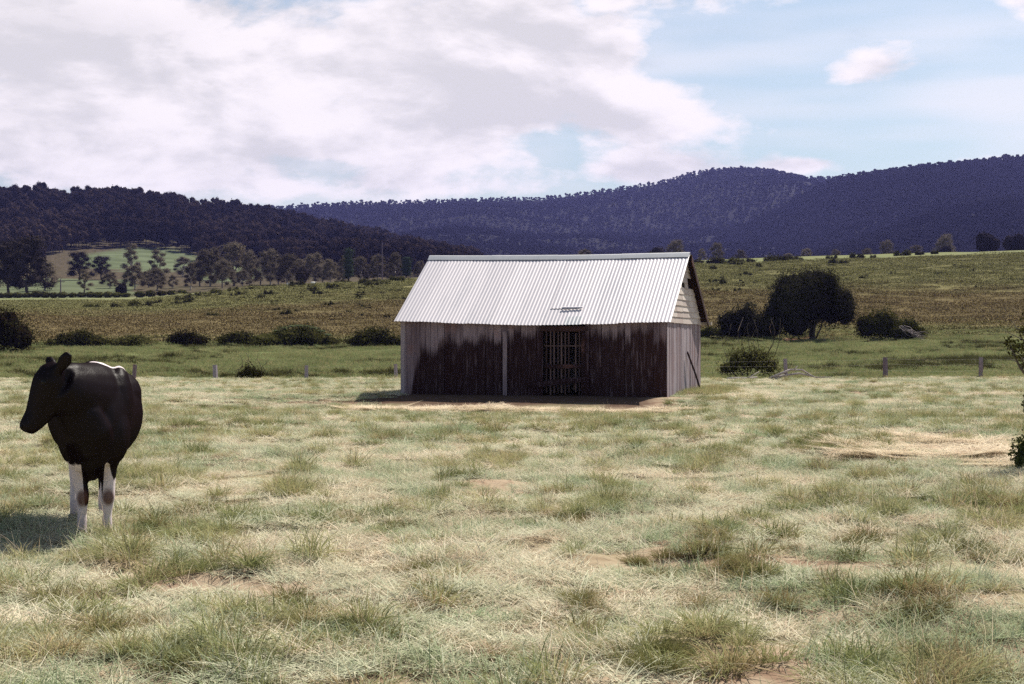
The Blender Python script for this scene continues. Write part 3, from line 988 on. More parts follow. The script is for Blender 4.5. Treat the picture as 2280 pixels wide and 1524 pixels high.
cg_ = nt.n('ShaderNodeBsdfGlossy'); nt.put(cg_.inputs['Color'], (1, 1, 1)); nt.put(cg_.inputs['Roughness'], 0.42); nt.put(cg_.inputs['Normal'], cb)
cm_ = nt.n('ShaderNodeMixShader'); cm_.inputs[0].default_value = 0.012
nt.t.links.new(cd_.outputs[0], cm_.inputs[1]); nt.t.links.new(cg_.outputs[0], cm_.inputs[2])
co_ = nt.n('ShaderNodeOutputMaterial'); nt.t.links.new(cm_.outputs[0], co_.inputs[0])

COW_L = Vector((-3.47, 11.8, 0)); COW_L.z = hz(COW_L.x, COW_L.y)
cow = empty('cow', COW_L, math.radians(16.6))
tag(cow, 'black and white dairy cow facing the camera with its head turned left', 'cow')
mb = MB()
# trunk: sections from brisket to tail head (centre height, half width, half height)
S = [(-0.34, -0.06, 1.02, 0.10, 0.16), (-0.26, -0.05, 1.00, 0.21, 0.29), (-0.12, -0.03, 0.985, 0.285, 0.385), (0.08, -0.01, 1.00, 0.325, 0.425),
     (0.32, 0.0, 1.00, 0.355, 0.415), (0.60, 0.015, 0.985, 0.405, 0.425), (0.88, 0.02, 0.98, 0.41, 0.425), (1.12, 0.01, 1.01, 0.37, 0.39),
     (1.34, 0.0, 1.08, 0.30, 0.32), (1.52, 0.0, 1.10, 0.22, 0.26), (1.62, 0.0, 1.10, 0.10, 0.14)]
mb.loft([(s_[1], s_[0], s_[2]) for s_ in S], [s_[3] for s_ in S], [s_[4] for s_ in S], hint=(0, 0, 1), seg=24)
# withers, spine, hip and pin bones
mb.loft([(-0.03, -0.05, 1.33), (-0.01, 0.15, 1.40), (0, 0.5, 1.375), (0, 0.95, 1.365), (0, 1.35, 1.375), (0, 1.58, 1.30)], [0.07, 0.085, 0.10, 0.11, 0.10, 0.06], [0.05, 0.065, 0.055, 0.05, 0.055, 0.05], seg=12)
for sx in (-1, 1):
    mb.ball((sx * 0.19, 1.22, 1.30), (0.13, 0.17, 0.085))
    mb.ball((sx * 0.12, 1.56, 1.22), (0.08, 0.08, 0.09))
    mb.ball((sx * 0.20, 0.75, 1.15), (0.215, 0.50, 0.215))      # rib cage
    mb.ball((sx * 0.20, 0.10, 1.08), (0.125, 0.26, 0.34))       # shoulder blade
    mb.ball((sx * 0.13, -0.06, 0.86), (0.165, 0.22, 0.28))      # point of shoulder
# brisket
mb.loft([(-0.10, -0.40, 1.06), (-0.06, -0.36, 0.88), (-0.01, -0.20, 0.68), (0.01, 0.05, 0.60)], [0.15, 0.20, 0.20, 0.16], [0.10, 0.12, 0.13, 0.10], hint=(0, -1, 0.3), seg=14)
# neck, swung to the left
mb.loft([(0.0, 0.05, 1.10), (-0.06, -0.15, 1.15), (-0.13, -0.33, 1.19), (-0.20, -0.46, 1.235), (-0.255, -0.52, 1.29)], [0.28, 0.24, 0.195, 0.155, 0.125], [0.36, 0.31, 0.26, 0.21, 0.165], hint=(0, 0, 1), seg=18)
mb.loft([(-0.02, 0.0, 1.36), (-0.09, -0.22, 1.36), (-0.19, -0.42, 1.375), (-0.26, -0.50, 1.38)], [0.15, 0.13, 0.11, 0.085], [0.08, 0.085, 0.08, 0.06], seg=12)
mb.loft([(-0.26, -0.50, 1.12), (-0.18, -0.44, 0.98), (-0.11, -0.40, 0.86), (-0.05, -0.30, 0.72)], [0.055, 0.06, 0.075, 0.10], [0.07, 0.09, 0.10, 0.10], hint=(-1, 0, 0), seg=10)
# head in profile: poll -> muzzle
H = [(-0.265, 1.435, 0.075, 0.055), (-0.305, 1.385, 0.105, 0.105), (-0.335, 1.305, 0.118, 0.132), (-0.362, 1.215, 0.105, 0.128), (-0.40, 1.125, 0.085, 0.108),
     (-0.435, 1.045, 0.072, 0.090), (-0.470, 0.985, 0.076, 0.083), (-0.495, 0.945, 0.078, 0.078), (-0.515, 0.912, 0.060, 0.058)]
mb.loft([(h[0], -0.52, h[1]) for h in H], [h[2] for h in H], [h[3] for h in H], hint=(1, 0, 0.4), seg=18)
mb.loft([(-0.245, -0.52, 1.235), (-0.30, -0.52, 1.13), (-0.37, -0.52, 1.02), (-0.435, -0.52, 0.945)], [0.085, 0.075, 0.055, 0.045], [0.085, 0.07, 0.05, 0.04], hint=(1, 0, 0.4), seg=12)
mb.ball((-0.515, -0.52, 0.955), (0.045, 0.062, 0.05))
for sy in (-1, 1):
    mb.ball((-0.355, -0.52 + sy * 0.095, 1.31), (0.045, 0.03, 0.05))
# ears: near one tall, far one peeping over the brow
def ear(c, tip, wdt):
    c = Vector(c); tip = Vector(tip)
    mb.loft([c, c.lerp(tip, 0.3), c.lerp(tip, 0.65), c.lerp(tip, 0.9), tip], [0.026, wdt * 0.85, wdt, wdt * 0.7, wdt * 0.25], [0.03, 0.028, 0.026, 0.024, 0.02], hint=(0.25, 1, 0), seg=12)
ear((-0.27, -0.60, 1.385), (-0.18, -0.69, 1.53), 0.062)
ear((-0.295, -0.44, 1.40), (-0.36, -0.30, 1.49), 0.05)
# legs
for x0, x1, x2, x3 in ((-0.15, -0.115, -0.09, -0.093), (0.155, 0.115, 0.115, 0.108)):
    mb.loft([(x0, 0.0, 0.86), (x0 * 0.97, 0.0, 0.72), (x1, 0.0, 0.58), (x1, -0.005, 0.46), (x2, -0.015, 0.37), (x2, -0.02, 0.325), (x2, -0.005, 0.27), (x3, 0.0, 0.18), (x3, -0.005, 0.11), (x3, -0.02, 0.07), (x3, -0.03, 0.02)],
            [0.125, 0.105, 0.076, 0.062, 0.056, 0.058, 0.047, 0.038, 0.046, 0.040, 0.05], [0.15, 0.125, 0.085, 0.066, 0.058, 0.060, 0.05, 0.042, 0.05, 0.046, 0.062], hint=(0, 1, 0), seg=14)
for sx, xh in ((-1, -0.165), (1, 0.085)):
    mb.loft([(sx * 0.19, 1.28, 1.02), (sx * 0.20, 1.22, 0.82), (sx * 0.17, 1.20, 0.66), (xh, 1.30, 0.52), (xh, 1.34, 0.44), (xh, 1.28, 0.30), (xh, 1.22, 0.14), (xh, 1.18, 0.07), (xh, 1.15, 0.02)],
            [0.15, 0.13, 0.095, 0.06, 0.05, 0.042, 0.045, 0.04, 0.05], [0.25, 0.20, 0.14, 0.075, 0.065, 0.05, 0.05, 0.046, 0.062], hint=(0, 1, 0), seg=14)
# belly and udder, tail
mb.loft([(0.0, 1.60, 1.24), (0.0, 1.68, 1.10), (0.05, 1.70, 0.85), (0.09, 1.69, 0.62)], [0.035, 0.028, 0.024, 0.035], seg=8)
raw = mb.mesh('cow_raw')
tmp = bpy.data.objects.new('cow_raw', raw); COL.objects.link(tmp)
rm = tmp.modifiers.new('r', 'REMESH'); rm.mode = 'VOXEL'; rm.voxel_size = 0.014
smo = tmp.modifiers.new('s', 'SMOOTH'); smo.factor = 0.5; smo.iterations = 16
dg = bpy.context.evaluated_depsgraph_get()
hide = bpy.data.meshes.new_from_object(tmp.evaluated_get(dg))
bpy.data.objects.remove(tmp); bpy.data.meshes.remove(raw)
hide.name = 'body'
hide.materials.clear()
hide.polygons.foreach_set('use_smooth', np.full(len(hide.polygons), True))
link('body', hide, MAT['cow_hide'], cow)
for (x, y) in ((-0.093, -0.035), (0.108, -0.035), (-0.165, 1.14), (0.085, 1.14)):
    mb = MB()
    for s_ in (-1, 1):
        mb.loft([(x + s_ * 0.027, y - 0.035, -0.03), (x + s_ * 0.026, y - 0.025, 0.0), (x + s_ * 0.024, y, 0.055)], [0.033, 0.031, 0.026], [0.055, 0.050, 0.036], hint=(0, 1, 0), seg=10)
    mb.build('hoof', MAT['dark_horn'], cow, True)
for sy in (-1, 1):
    mb = MB(); mb.ball((-0.376, -0.52 + sy * 0.110, 1.30), (0.02, 0.018, 0.022)); mb.build('eye', MAT['eye'], cow, True)
    mb = MB(); mb.ball((-0.545, -0.52 + sy * 0.042, 0.952), (0.014, 0.016, 0.016)); mb.build('nostril', MAT['eye'], cow, True)

# ------------------------------------------------------------------ wire fence behind the shed
fence = empty('wire_fence', (at(1140, 61.5)), 0)
tag(fence, 'low wire fence on short grey timber posts across the paddock', 'fence')
FO = fence.location.copy()
rf = random.Random(5)
posts = []
for px, top, base in ((-110, 815, 842), (92, 815, 842), (298, 812, 842), (480, 813, 842), (682, 814, 847), (882, 811, 846), (1090, 806, 846), (1310, 804, 845), (1530, 802, 845),
                      (1750, 799, 844), (1972, 796, 845), (2184, 796, 846), (2400, 796, 846)):
    Yp = 61.0 + rf.uniform(-0.4, 0.4)
    g = at(px, Yp); hgt = (EYE + (762 - top) / F * Yp) - g.z
    posts.append((g, hgt))
    mb = MB(); r_ = rf.uniform(0.08, 0.115); tl = rf.uniform(-0.05, 0.05)
    b = g - FO
    mb.loft([b + Vector((0, 0, -0.15)), b + Vector((tl * 0.5, 0.01, hgt * 0.5)), b + Vector((tl, 0.02, hgt))], [r_, r_ * 0.95, r_ * 0.9], seg=6)
    mb.build('post', MAT['post_wood'], fence)
for h_ in (0.35, 0.62, 0.85):
    mb = MB()
    pts = [g - FO + Vector((0, -0.08, min(h_, hh - 0.05))) for g, hh in posts]
    fine = []
    for i in range(len(pts) - 1):
        for k in range(4):
            t = k / 4
            fine.append(pts[i].lerp(pts[i + 1], t) - Vector((0, 0, 0.05 * math.sin(math.pi * t))))
    fine.append(pts[-1])
    mb.loft(fine, [0.0014] * len(fine), seg=4, cap=False); mb.build('wire', MAT['wire'], fence)

# ------------------------------------------------------------------ bushes, trees
def bush(name, label, cat, px, Y, w_m, h_m, seed, mat='bush_leaf', n=3800, leaf=0.15, lobes=5, group=None, dep=None, shoots=0, sink=0.05, core=0.64, shell=0.22):
    rb = random.Random(seed)
    o = empty(name, at(px, Y, -sink)); h_m *= 1.15
    blobs = []
    dep = dep or w_m * 0.8
    for i in range(lobes):
        t = (i + 0.5) / lobes - 0.5
        e = 1 - 1.1 * t * t * 2
        hh = h_m * max(0.35, e) * rb.uniform(0.72, 1.0)
        rx = w_m / lobes * rb.uniform(0.75, 1.15) + w_m * 0.06
        blobs.append((t * w_m * 0.86, rb.uniform(-0.18, 0.18) * dep, hh * 0.48, rx, dep * rb.uniform(0.3, 0.5), hh * 0.52))
    me = crown_mesh('foliage', blobs, n, leaf, seed, core=core, shell=shell, stray=0.2)
    link('foliage', me, MAT[mat], o)
    br = []
    for i in range(3 + shoots):
        b_ = blobs[i % len(blobs)]
        if i < 3:
            br.append((bent((b_[0] * 0.3, 0, -0.1), (b_[0], b_[1], b_[2] * 1.2), rb), 0.05, 0.015))
        else:
            br.append((bent((b_[0], b_[1], b_[2]), (b_[0] + rb.uniform(-.5, .5), b_[1] - 0.1, h_m * rb.uniform(1.0, 1.3)), rb, 0.2), 0.02, 0.006))
    link('stem', wood_mesh('stem', br, 5), MAT['bark'], o)
    return tag(o, label, cat, group)


BL = 'bushes along the foot of the slope'
bush('bramble_bush', 'tall dark bush cut by the left edge of the picture', 'bush', 4, 97, 4.6, 4.0, 101, n=6000, lobes=4, group=BL)
bush('bramble_bush', 'long low dark bush behind the cow, left end of the bush row', 'bush', 176, 110, 4.9, 1.6, 102, n=5000, lobes=6, group=BL, shoots=2)
bush('bramble_bush', 'low yellow-green topped bush right of the long bush behind the cow', 'bush', 298, 110, 4.0, 1.25, 103, 'bush_light', n=4000, group=BL)
bush('bramble_bush', 'small compact dark bush standing alone in the bush row', 'bush', 420, 111, 2.8, 1.62, 104, n=3500, lobes=3, group=BL)
bush('bramble_bush', 'dark bush touching the left flank of the creeper-topped bush', 'bush', 533, 110, 3.4, 1.6, 105, n=3800, lobes=4, group=BL, shoots=1)
bb = bush('bramble_bush', 'wide peaked bush with pale green creeper over its top', 'bush', 664, 109, 6.1, 2.0, 106, n=7500, lobes=6, group=BL)
cr = []
for i in range(9):
    t = i / 8 - 0.5
    cr.append((t * 4.4 + 0.1, -0.3, 1.86 * (1 - 1.5 * t * t) - 0.10, 0.42, 0.6, 0.10))
link('creeper', crown_mesh('creeper', cr, 1100, 0.10, 9, core=0.6), MAT['creeper_leaf'], bb)
bush('bramble_bush', 'dark rounded bush just left of the shed wall', 'bush', 828, 109, 4.1, 1.66, 107, n=4500, lobes=5, group=BL, shoots=3)
bush('bramble_bush', 'sliver of bush peeping out against the left wall of the shed', 'bush', 896, 109, 1.6, 1.25, 108, n=1500, lobes=2, group=BL)
bush('bramble_bush', 'low bush just right of the shed, beside the big dark thicket', 'bush', 1580, 114, 2.0, 1.3, 109, n=2200, lobes=3, group=BL)
bush('round_bush', 'dense round dark bush on the left flank of the big tree', 'bush', 1662, 112, 3.9, 3.25, 110, 'willow_leaf', n=8500, lobes=3, group=None)
bush('bramble_bush', 'upright dark bush right of the big tree', 'bush', 1962, 112, 3.5, 2.95, 111, n=5200, lobes=3)
ob = bush('bramble_bush', 'low bush with bleached dead twigs, rightmost of the thicket', 'bush', 2022, 111, 2.7, 1.85, 112, n=3600, lobes=3)
br = []
rb = random.Random(77)
for i in range(16):
    p0 = (-0.8 + rb.uniform(-.3, .3), -1.2, 1.0 + rb.uniform(-.15, .25)); p1 = (0.6 + rb.uniform(-.6, .9), -1.35 + rb.uniform(-.2, .2), 0.35 + rb.uniform(-.25, .4))
    br.append((bent(p0, p1, rb, 0.15), 0.022, 0.008))
link('dead_twigs', wood_mesh('dead_twigs', br, 4), MAT['dead_wood'], ob)
bush('fence_bush', 'straggly green bush at the fence right of the shed', 'bush', 1668, 63.5, 2.7, 1.85, 113, 'bush_light', n=3600, leaf=0.10, lobes=6, shoots=9, core=0.45, shell=0.4)
bush('fence_bush', 'small rounded bush by the fence between cow and shed', 'bush', 556, 60.6, 1.25, 0.86, 114, n=2200, leaf=0.06, lobes=4, shoots=5, core=0.5, shell=0.35)

# the big dark spreading tree right of the shed
bt = empty('spreading_tree', at(1800, 113, -0.05))
tag(bt, 'big dark round-crowned tree standing right of the shed', 'tree')
rb = random.Random(31)
blobs = [(0, 0, 3.5, 3.3, 3.0, 2.5), (-1.8, -0.3, 2.9, 1.9, 2.2, 2.2), (1.9, 0.2, 2.9, 1.95, 2.2, 2.0), (0.6, -0.8, 4.5, 2.1, 1.8, 1.45), (-1.0, 0.4, 4.3, 2.0, 1.9, 1.35),
         (-2.9, 0, 1.7, 0.9, 1.2, 1.6), (-3.1, 0, 1.0, 1.2, 1.2, 1.1), (2.9, -0.2, 2.3, 0.95, 1.2, 1.25), (3.0, 0.3, 3.3, 0.8, 1.0, 0.9), (-1.2, -1.0, 1.3, 1.5, 1.2, 1.25)]
link('crown', crown_mesh('crown', blobs, 30000, 0.16, 41, core=0.70, shell=0.17, stray=0.2, aspect=0.4, droop=0.6), MAT['willow_leaf'], bt)
link('trunk', wood_mesh('trunk', [(bent((0.3, 0, -0.2), (0.35, 0, 1.4), rb, 0.05), 0.30, 0.22), (bent((0.35, 0, 1.1), (-1.4, 0, 3.2), rb), 0.17, 0.07), (bent((0.35, 0, 1.2), (1.6, -0.2, 3.4), rb), 0.16, 0.06),
                                  (bent((0.6, 0, 0.2), (1.15, -0.3, 1.7), rb, .05), 0.07, 0.05), (bent((0.35, 0, 1.2), (0.2, 0.5, 4.0), rb), 0.15, 0.05)], 8), MAT['bark'], bt)


def make_tree(name, h, spread, seed, mat, bark, nb=9, n=2600, leaf=0.42, base=0.25, thin=0.8):
    """gum-like tree: forked trunk, each limb carrying its own clump"""
    rt = random.Random(seed)
    o = empty(name)
    blobs = []; br = []
    fork = h * base
    br.append((bent((0, 0, -0.4), (rt.uniform(-.3, .3), 0, fork), rt, 0.04), h * 0.024, h * 0.018))
    nb = int(nb * 1.7)
    for i in range(nb):
        a_ = 2 * math.pi * i * 0.381 + rt.uniform(-.4, .4)
        lvl = (i + rt.uniform(0.2, 0.9)) / nb
        rr = spread * 0.5 * rt.uniform(0.45, 0.9) * (1.05 - 0.75 * lvl ** 2)
        p = Vector((rr * math.cos(a_), rr * math.sin(a_), h * (0.16 + 0.74 * lvl)))
        s_ = spread * rt.uniform(0.16, 0.25)
        blobs.append((p.x, p.y, p.z, s_, s_, s_ * thin))
        if i % 2 == 0:
            br.append((bent((0, 0, min(fork, p.z * 0.8)), p, rt, 0.10), h * 0.010, h * 0.004))
    link('crown', crown_mesh('crown', blobs, int(n * 2.2), leaf * 0.75, seed, core=0.45, shell=0.38, stray=0.2, flat=0.8), MAT[mat], o)
    link('trunk', wood_mesh('trunk', br, 6), MAT[bark], o)
    return o


def make_poplar(name, h, wd, seed, mat, n=1800):
    rt = random.Random(seed); o = empty(name)
    blobs = [(rt.uniform(-.15, .15), rt.uniform(-.15, .15), h * (0.2 + 0.13 * i), wd * 0.5 * (1 - 0.09 * i) * rt.uniform(.8, 1.1), wd * .5, h * 0.13) for i in range(6)]
    link('crown', crown_mesh('crown', blobs, n, 0.3, seed, core=0.6, shell=0.2), MAT[mat], o)
    link('trunk', wood_mesh('trunk', [(bent((0, 0, -0.4), (0, 0, h * 0.8), rt, 0.01), 0.25, 0.06)], 6), MAT['bark'], o)
    return o


def make_round(name, h, wd, seed, mat, n=2600, leaf=0.28):
    rt = random.Random(seed); o = empty(name)
    blobs = [(rt.uniform(-.25, .25) * wd, rt.uniform(-.25, .25) * wd, h * rt.uniform(0.36, 0.66), wd * rt.uniform(.26, .38), wd * .32, h * rt.uniform(.28, .36)) for i in range(6)]
    link('crown', crown_mesh('crown', blobs, n, leaf, seed, core=0.72, shell=0.15), MAT[mat], o)
    link('trunk', wood_mesh('trunk', [(bent((0, 0, -0.4), (0, 0, h * 0.5), rt, 0.03), 0.22, 0.1)], 6), MAT['bark'], o)
    return o


def make_shrub(name, h, wd, seed, mat, n=1200, leaf=0.3):
    rt = random.Random(seed); o = empty(name)
    blobs = []
    for i in range(7):
        hh = h * rt.uniform(0.35, 1.0)
        blobs.append((rt.uniform(-.42, .42) * wd, rt.uniform(-.35, .35) * wd, hh * 0.35, wd * rt.uniform(.12, .26), wd * rt.uniform(.12, .26), hh * 0.62))
    link('crown', crown_mesh('crown', blobs, n, leaf, seed, core=0.6, shell=0.3, stray=0.2), MAT[mat], o)
    link('trunk', wood_mesh('trunk', [(bent((0, 0, -0.3), (0.1, 0, h * 0.5), rt, 0.05), 0.10, 0.04)], 5), MAT['bark'], o)
    return o


PROTO = {}
for k, fn in (('gum0', lambda: make_tree('gum_tree', 12, 9, 201, 'gum_leaf', 'gum_bark', 11)), ('gum1', lambda: make_tree('gum_tree', 12, 7, 202, 'gum_leaf', 'gum_bark', 9, base=0.3)),
              ('gum2', lambda: make_tree('gum_tree', 12, 10, 203, 'gum_leaf', 'gum_bark', 13, n=3200, base=0.22)), ('gum3', lambda: make_tree('gum_tree', 12, 5.5, 204, 'gum_leaf', 'gum_bark', 8, n=2000, base=0.35)),
              ('dark', lambda: make_round('dark_tree', 10, 9, 205, 'pine_leaf')), ('pine', lambda: make_tree('dark_tree', 12, 8, 206, 'pine_leaf', 'bark', 12, n=3200, base=0.2)),
              ('pop', lambda: make_poplar('poplar_tree', 12, 3.2, 207, 'poplar_leaf')), ('dpop', lambda: make_poplar('poplar_tree', 11, 4.5, 208, 'poplar_leaf', 2200)),
              ('shrub', lambda: make_shrub('shrub', 3.0, 4.6, 209, 'scrub_leaf')), ('shrub2', lambda: make_shrub('shrub', 2.6, 4.2, 219, 'scrub_leaf')),
              ('dshrub', lambda: make_shrub('shrub', 3.0, 4.8, 210, 'bush_leaf', 1500)), ('dshrub2', lambda: make_shrub('shrub', 2.4, 5.2, 211, 'bush_leaf', 1500))):
    PROTO[k] = [fn(), False]
BASEH = {'gum0': 12, 'gum1': 12, 'gum2': 12, 'gum3': 12, 'dark': 9.0, 'pine': 12, 'pop': 12, 'dpop': 11, 'shrub': 2.9, 'shrub2': 2.6, 'dshrub': 2.9, 'dshrub2': 2.4}
rtp = random.Random(91)


def plant(kind, px, Y, top_py, label, cat='tree', group=None, wide=1.0, sink=0.0):
    """one tree standing at bearing px and depth Y, tall enough to reach top_py"""
    p, used = PROTO[kind]
    o = copy_tree(p) if used else p
    PROTO[kind][1] = True
    g = at(px, Y, -sink)
    h = max(0.5, (EYE + (762 - top_py) / F * Y) - g.z)
    s_ = h / BASEH[kind]
    o.location = g; o.rotation_euler = (0, 0, rtp.uniform(0, 6.28)); o.scale = (s_ * wide, s_ * wide, s_)
    return tag(o, label, cat, group)


TG = 'trees along the valley below the wooded hill'
for a in [
    ('pine', 62, 292, 516, 'tall spreading gum tree at far left beside the valley hedge', 0.85), ('pine', 20, 300, 528, 'dark gum half cut by the left edge of the picture', 0.8),
    ('pine', 176, 415, 556, 'dark tree on the left of the dark clump in the valley paddock', 1.0), ('pine', 226, 420, 566, 'dark tree on the right of the dark clump in the valley paddock', 1.0),
    ('gum3', 188, 312, 597, 'small dark bushy tree standing alone in the pale paddock', 1.0), ('dark', 268, 300, 628, 'small round dark tree by the end of the hedge', 0.8),
    ('gum2', 300, 330, 588, 'wide leafy gum in front of the cleared green shoulder', 0.9), ('gum3', 293, 400, 538, 'slender gum rising against the bright green clearing', 0.8),
    ('gum3', 352, 380, 552, 'slender gum on the right of the bright green clearing', 1.0), ('gum1', 350, 320, 592, 'ragged low gum below the slender gum by the clearing', 1.1),
    ('gum3', 424, 310, 582, 'narrow dark gum standing before the cleared field', 0.8), ('gum1', 408, 450, 568, 'small dark gum on the rim of the green clearing', 1.3),
    ('gum0', 468, 340, 548, 'tall grey gum, left of the tallest pair in mid valley', 0.9), ('gum1', 520, 350, 530, 'tallest grey gum of the mid valley group', 0.95),
    ('gum2', 495, 315, 575, 'broad leafy gum in front of the tall mid valley pair', 0.8), ('gum0', 555, 345, 553, 'grey gum right of the tallest gum', 0.6),
    ('gum0', 602, 345, 550, 'grey gum left of the pale gap of green field', 0.8), ('gum2', 640, 335, 562, 'broad brownish gum behind the round dark tree', 0.9),
    ('dark', 678, 285, 588, 'round very dark tree in front of the brownish gums', 0.75), ('gum0', 700, 350, 560, 'brownish gum right of the round dark tree', 0.8),
    ('gum2', 735, 320, 575, 'low spreading pinkish gum near the poplar', 0.75), ('pop', 776, 330, 548, 'tall pale green poplar in the valley', 1.0),
    ('gum3', 765, 340, 565, 'thin dark gum touching the left of the poplar', 0.7), ('gum1', 802, 335, 566, 'pale tufted gum right of the poplar', 0.9), ('gum0', 840, 335, 564, 'pale tufted gum between the two poplars', 0.75),
    ('gum1', 880, 335, 556, 'tall pale gum left of the dark poplar', 0.7), ('dpop', 905, 330, 569, 'thick dark poplar near the roof end of the shed', 1.0), ('gum2', 935, 345, 580, 'dim gum tree just behind the left end of the shed roof', 0.7)]:
    plant(a[0], a[1], a[2], a[3], a[4], 'tree', TG, a[5] * 1.35)
for px, Y, top, wh in ((445, 360, 575, 'left of the tall mid valley pair'), (580, 360, 572, 'between the two groups of tall gums'), (620, 350, 585, 'before the broad brownish gum'), (665, 355, 572, 'just behind the round dark tree'),
                       (718, 345, 585, 'right of the round dark tree'), (755, 350, 590, 'left of the pale poplar'), (820, 350, 585, 'between poplar and utility pole'), (862, 345, 585, 'right of the utility pole'), (330, 345, 600, 'below the bright green clearing'),
                       (385, 330, 610, 'before the right end of the clearing'), (245, 345, 605, 'right of the dark paddock clump'), (540, 330, 600, 'in front of the tallest gum'), (100, 330, 575, 'right behind the spreading gum at far left'), (-30, 310, 560, 'cut by the left edge')):
    plant(rtp.choice(['gum0', 'gum1', 'gum2']), px, Y, top, 'lower grey-brown gum ' + wh, 'tree', TG, rtp.uniform(1.1, 1.6))
TR = 'trees behind the crest on the right'
for a in [
    ('gum0', 1300, 400, 553, 'grey gum top rising over the middle of the shed ridge', 1.0), ('dark', 1455, 380, 548, 'dark round tree top over the right half of the shed roof', 1.1),
    ('gum2', 1505, 430, 532, 'broad gum top over the right end of the shed roof', 0.9), ('gum3', 1562, 410, 552, 'slim gum in front of the pale patches beyond the shed gable', 1.1), ('gum1', 1596, 420, 536, 'gum with forked crown between the two pale patches', 1.0),
    ('gum0', 1650, 430, 555, 'low gum just right of the pale patches', 1.0), ('gum1', 1755, 420, 562, 'low grey gum behind the middle crest hedge', 1.6), ('gum0', 1795, 425, 552, 'pale grey gum behind the crest above the big tree', 1.0),
    ('gum2', 1862, 440, 555, 'low brown gum right of the pale grey gum', 1.0), ('gum2', 1930, 430, 552, 'low brown gum behind the twin crest bushes', 1.0), ('gum0', 1975, 445, 532, 'pale-topped gum rising behind the crest', 0.9),
    ('gum1', 2040, 440, 543, 'dim gum behind the long crest hedge', 1.4), ('gum2', 2105, 430, 519, 'reddish spreading gum left of the dark evergreen', 0.8), ('dark', 2100, 400, 545, 'low dark tree in front of the reddish gum', 1.0),
    ('dark', 2205, 340, 514, 'big dark evergreen on the skyline of the right field', 1.0), ('dark', 2268, 345, 518, 'dark evergreen cut by the right edge of the picture', 1.0), ('dark', 2245, 350, 522, 'dark evergreen between the two at the right edge', 0.9)]:
    plant(a[0], a[1], a[2], a[3], a[4], 'tree', TR, a[5] * 1.25)

# hedges and crest shrubs
CG = 'shrubs dotted along the crest'
for a in [('shrub', 142, 190, 682, 'small round shrub, leftmost on the left crest', 1.2), ('dshrub', 205, 195, 674, 'dark topped shrub second from left on the left crest', 1.3), ('shrub', 258, 197, 672, 'yellowish shrub third from left on the left crest', 1.5),
          ('dshrub', 312, 200, 666, 'dark shrub fourth from left on the left crest', 1.3), ('shrub', 345, 205, 664, 'pale shrub fifth from left on the left crest', 1.3), ('shrub', 412, 212, 652, 'yellow-green shrub below the end of the hedge', 1.2),
          ('dshrub', 445, 222, 645, 'dark low shrub above the yellow-green crest shrub', 1.5), ('dshrub', 492, 230, 642, 'dark low shrub in the crest row below the tall gums', 1.7), ('dshrub', 535, 236, 640, 'small dark shrub in the crest row below the pale gap', 1.2),
          ('dshrub', 572, 240, 633, 'wide dark shrub in the crest row left of the round tree', 1.4), ('shrub', 605, 240, 632, 'paler shrub in the crest row near the round dark tree', 1.2),
          ('dshrub', 760, 246, 622, 'dark shrub on the crest below the poplar', 1.5), ('dshrub', 835, 246, 616, 'long dark shrub on the crest right of the poplar', 2.4), ('dshrub', 895, 246, 612, 'dark shrub on the crest touching the shed roof', 1.8),
          ('dshrub', 1570, 246, 573, 'dark shrub on the crest touching the shed gable', 2.0), ('dshrub', 1612, 248, 572, 'long dark crest shrub second right of the gable', 2.2), ('dshrub', 1660, 250, 568, 'dark crest shrub third right of the gable', 1.5),
          ('shrub', 1705, 250, 570, 'greenish crest shrub right of the gable hedge', 1.6), ('dshrub', 1740, 252, 565, 'dark crest shrub above the big tree, left one', 1.5), ('shrub', 1775, 252, 567, 'greenish crest shrub above the big tree', 1.2),
          ('dshrub', 1847, 252, 562, 'single upright dark shrub on the crest above the big tree', 0.9), ('dshrub', 1903, 258, 562, 'dark crest shrub, left of the twin pair', 1.1), ('shrub', 1950, 258, 565, 'small crest shrub, right of the twin pair', 1.0),
          ('dshrub', 2010, 262, 555, 'tall dark shrub at the left end of the long crest hedge', 1.1), ('dshrub', 2050, 262, 557, 'dark shrub in the middle of the long crest hedge', 1.1), ('dshrub', 2080, 262, 558, 'dark shrub at the right end of the long crest hedge', 0.8)]:
    plant(a[0] + (rtp.choice(['', '2'])), a[1], a[2], a[3] - 3, a[4], 'shrub', CG, a[5] * 0.9, 0.1)


def hedge(px0, px1, Y, h_m, seed, label):
    p0, p1 = at(px0, Y), at(px1, Y)
    o = empty('hedge', (p0 + p1) / 2)
    n = int((p1 - p0).length / 1.6)
    rh = random.Random(seed); blobs = []
    for i in range(n):
        q_ = p0.lerp(p1, i / (n - 1)); q_.z = hz(q_.x, q_.y); b = q_ - o.location
        hh = h_m * rh.uniform(0.7, 1.1)
        blobs.append((b.x, b.y + rh.uniform(-.3, .3), b.z + hh * 0.45, 1.2, 1.1, hh * 0.55))
    V_, T_, t_ = crown_arrays(blobs, n * 260, 0.3, seed, core=0.8, flat=-50)
    link('foliage', np_mesh('foliage', V_, T_, t_), MAT['bush_leaf'], o)
    return tag(o, label, 'hedge', 'field hedges in the valley')


hedge(-40, 280, 280, 1.35, 61, 'long clipped dark hedge along the pale paddock at far left')
hedge(312, 405, 272, 1.3, 62, 'short dark hedge right of the gap in the valley hedge')

# low shrubs scattered over the slope
SG = 'low shrubs scattered over the slope'
rsx = random.Random(404)


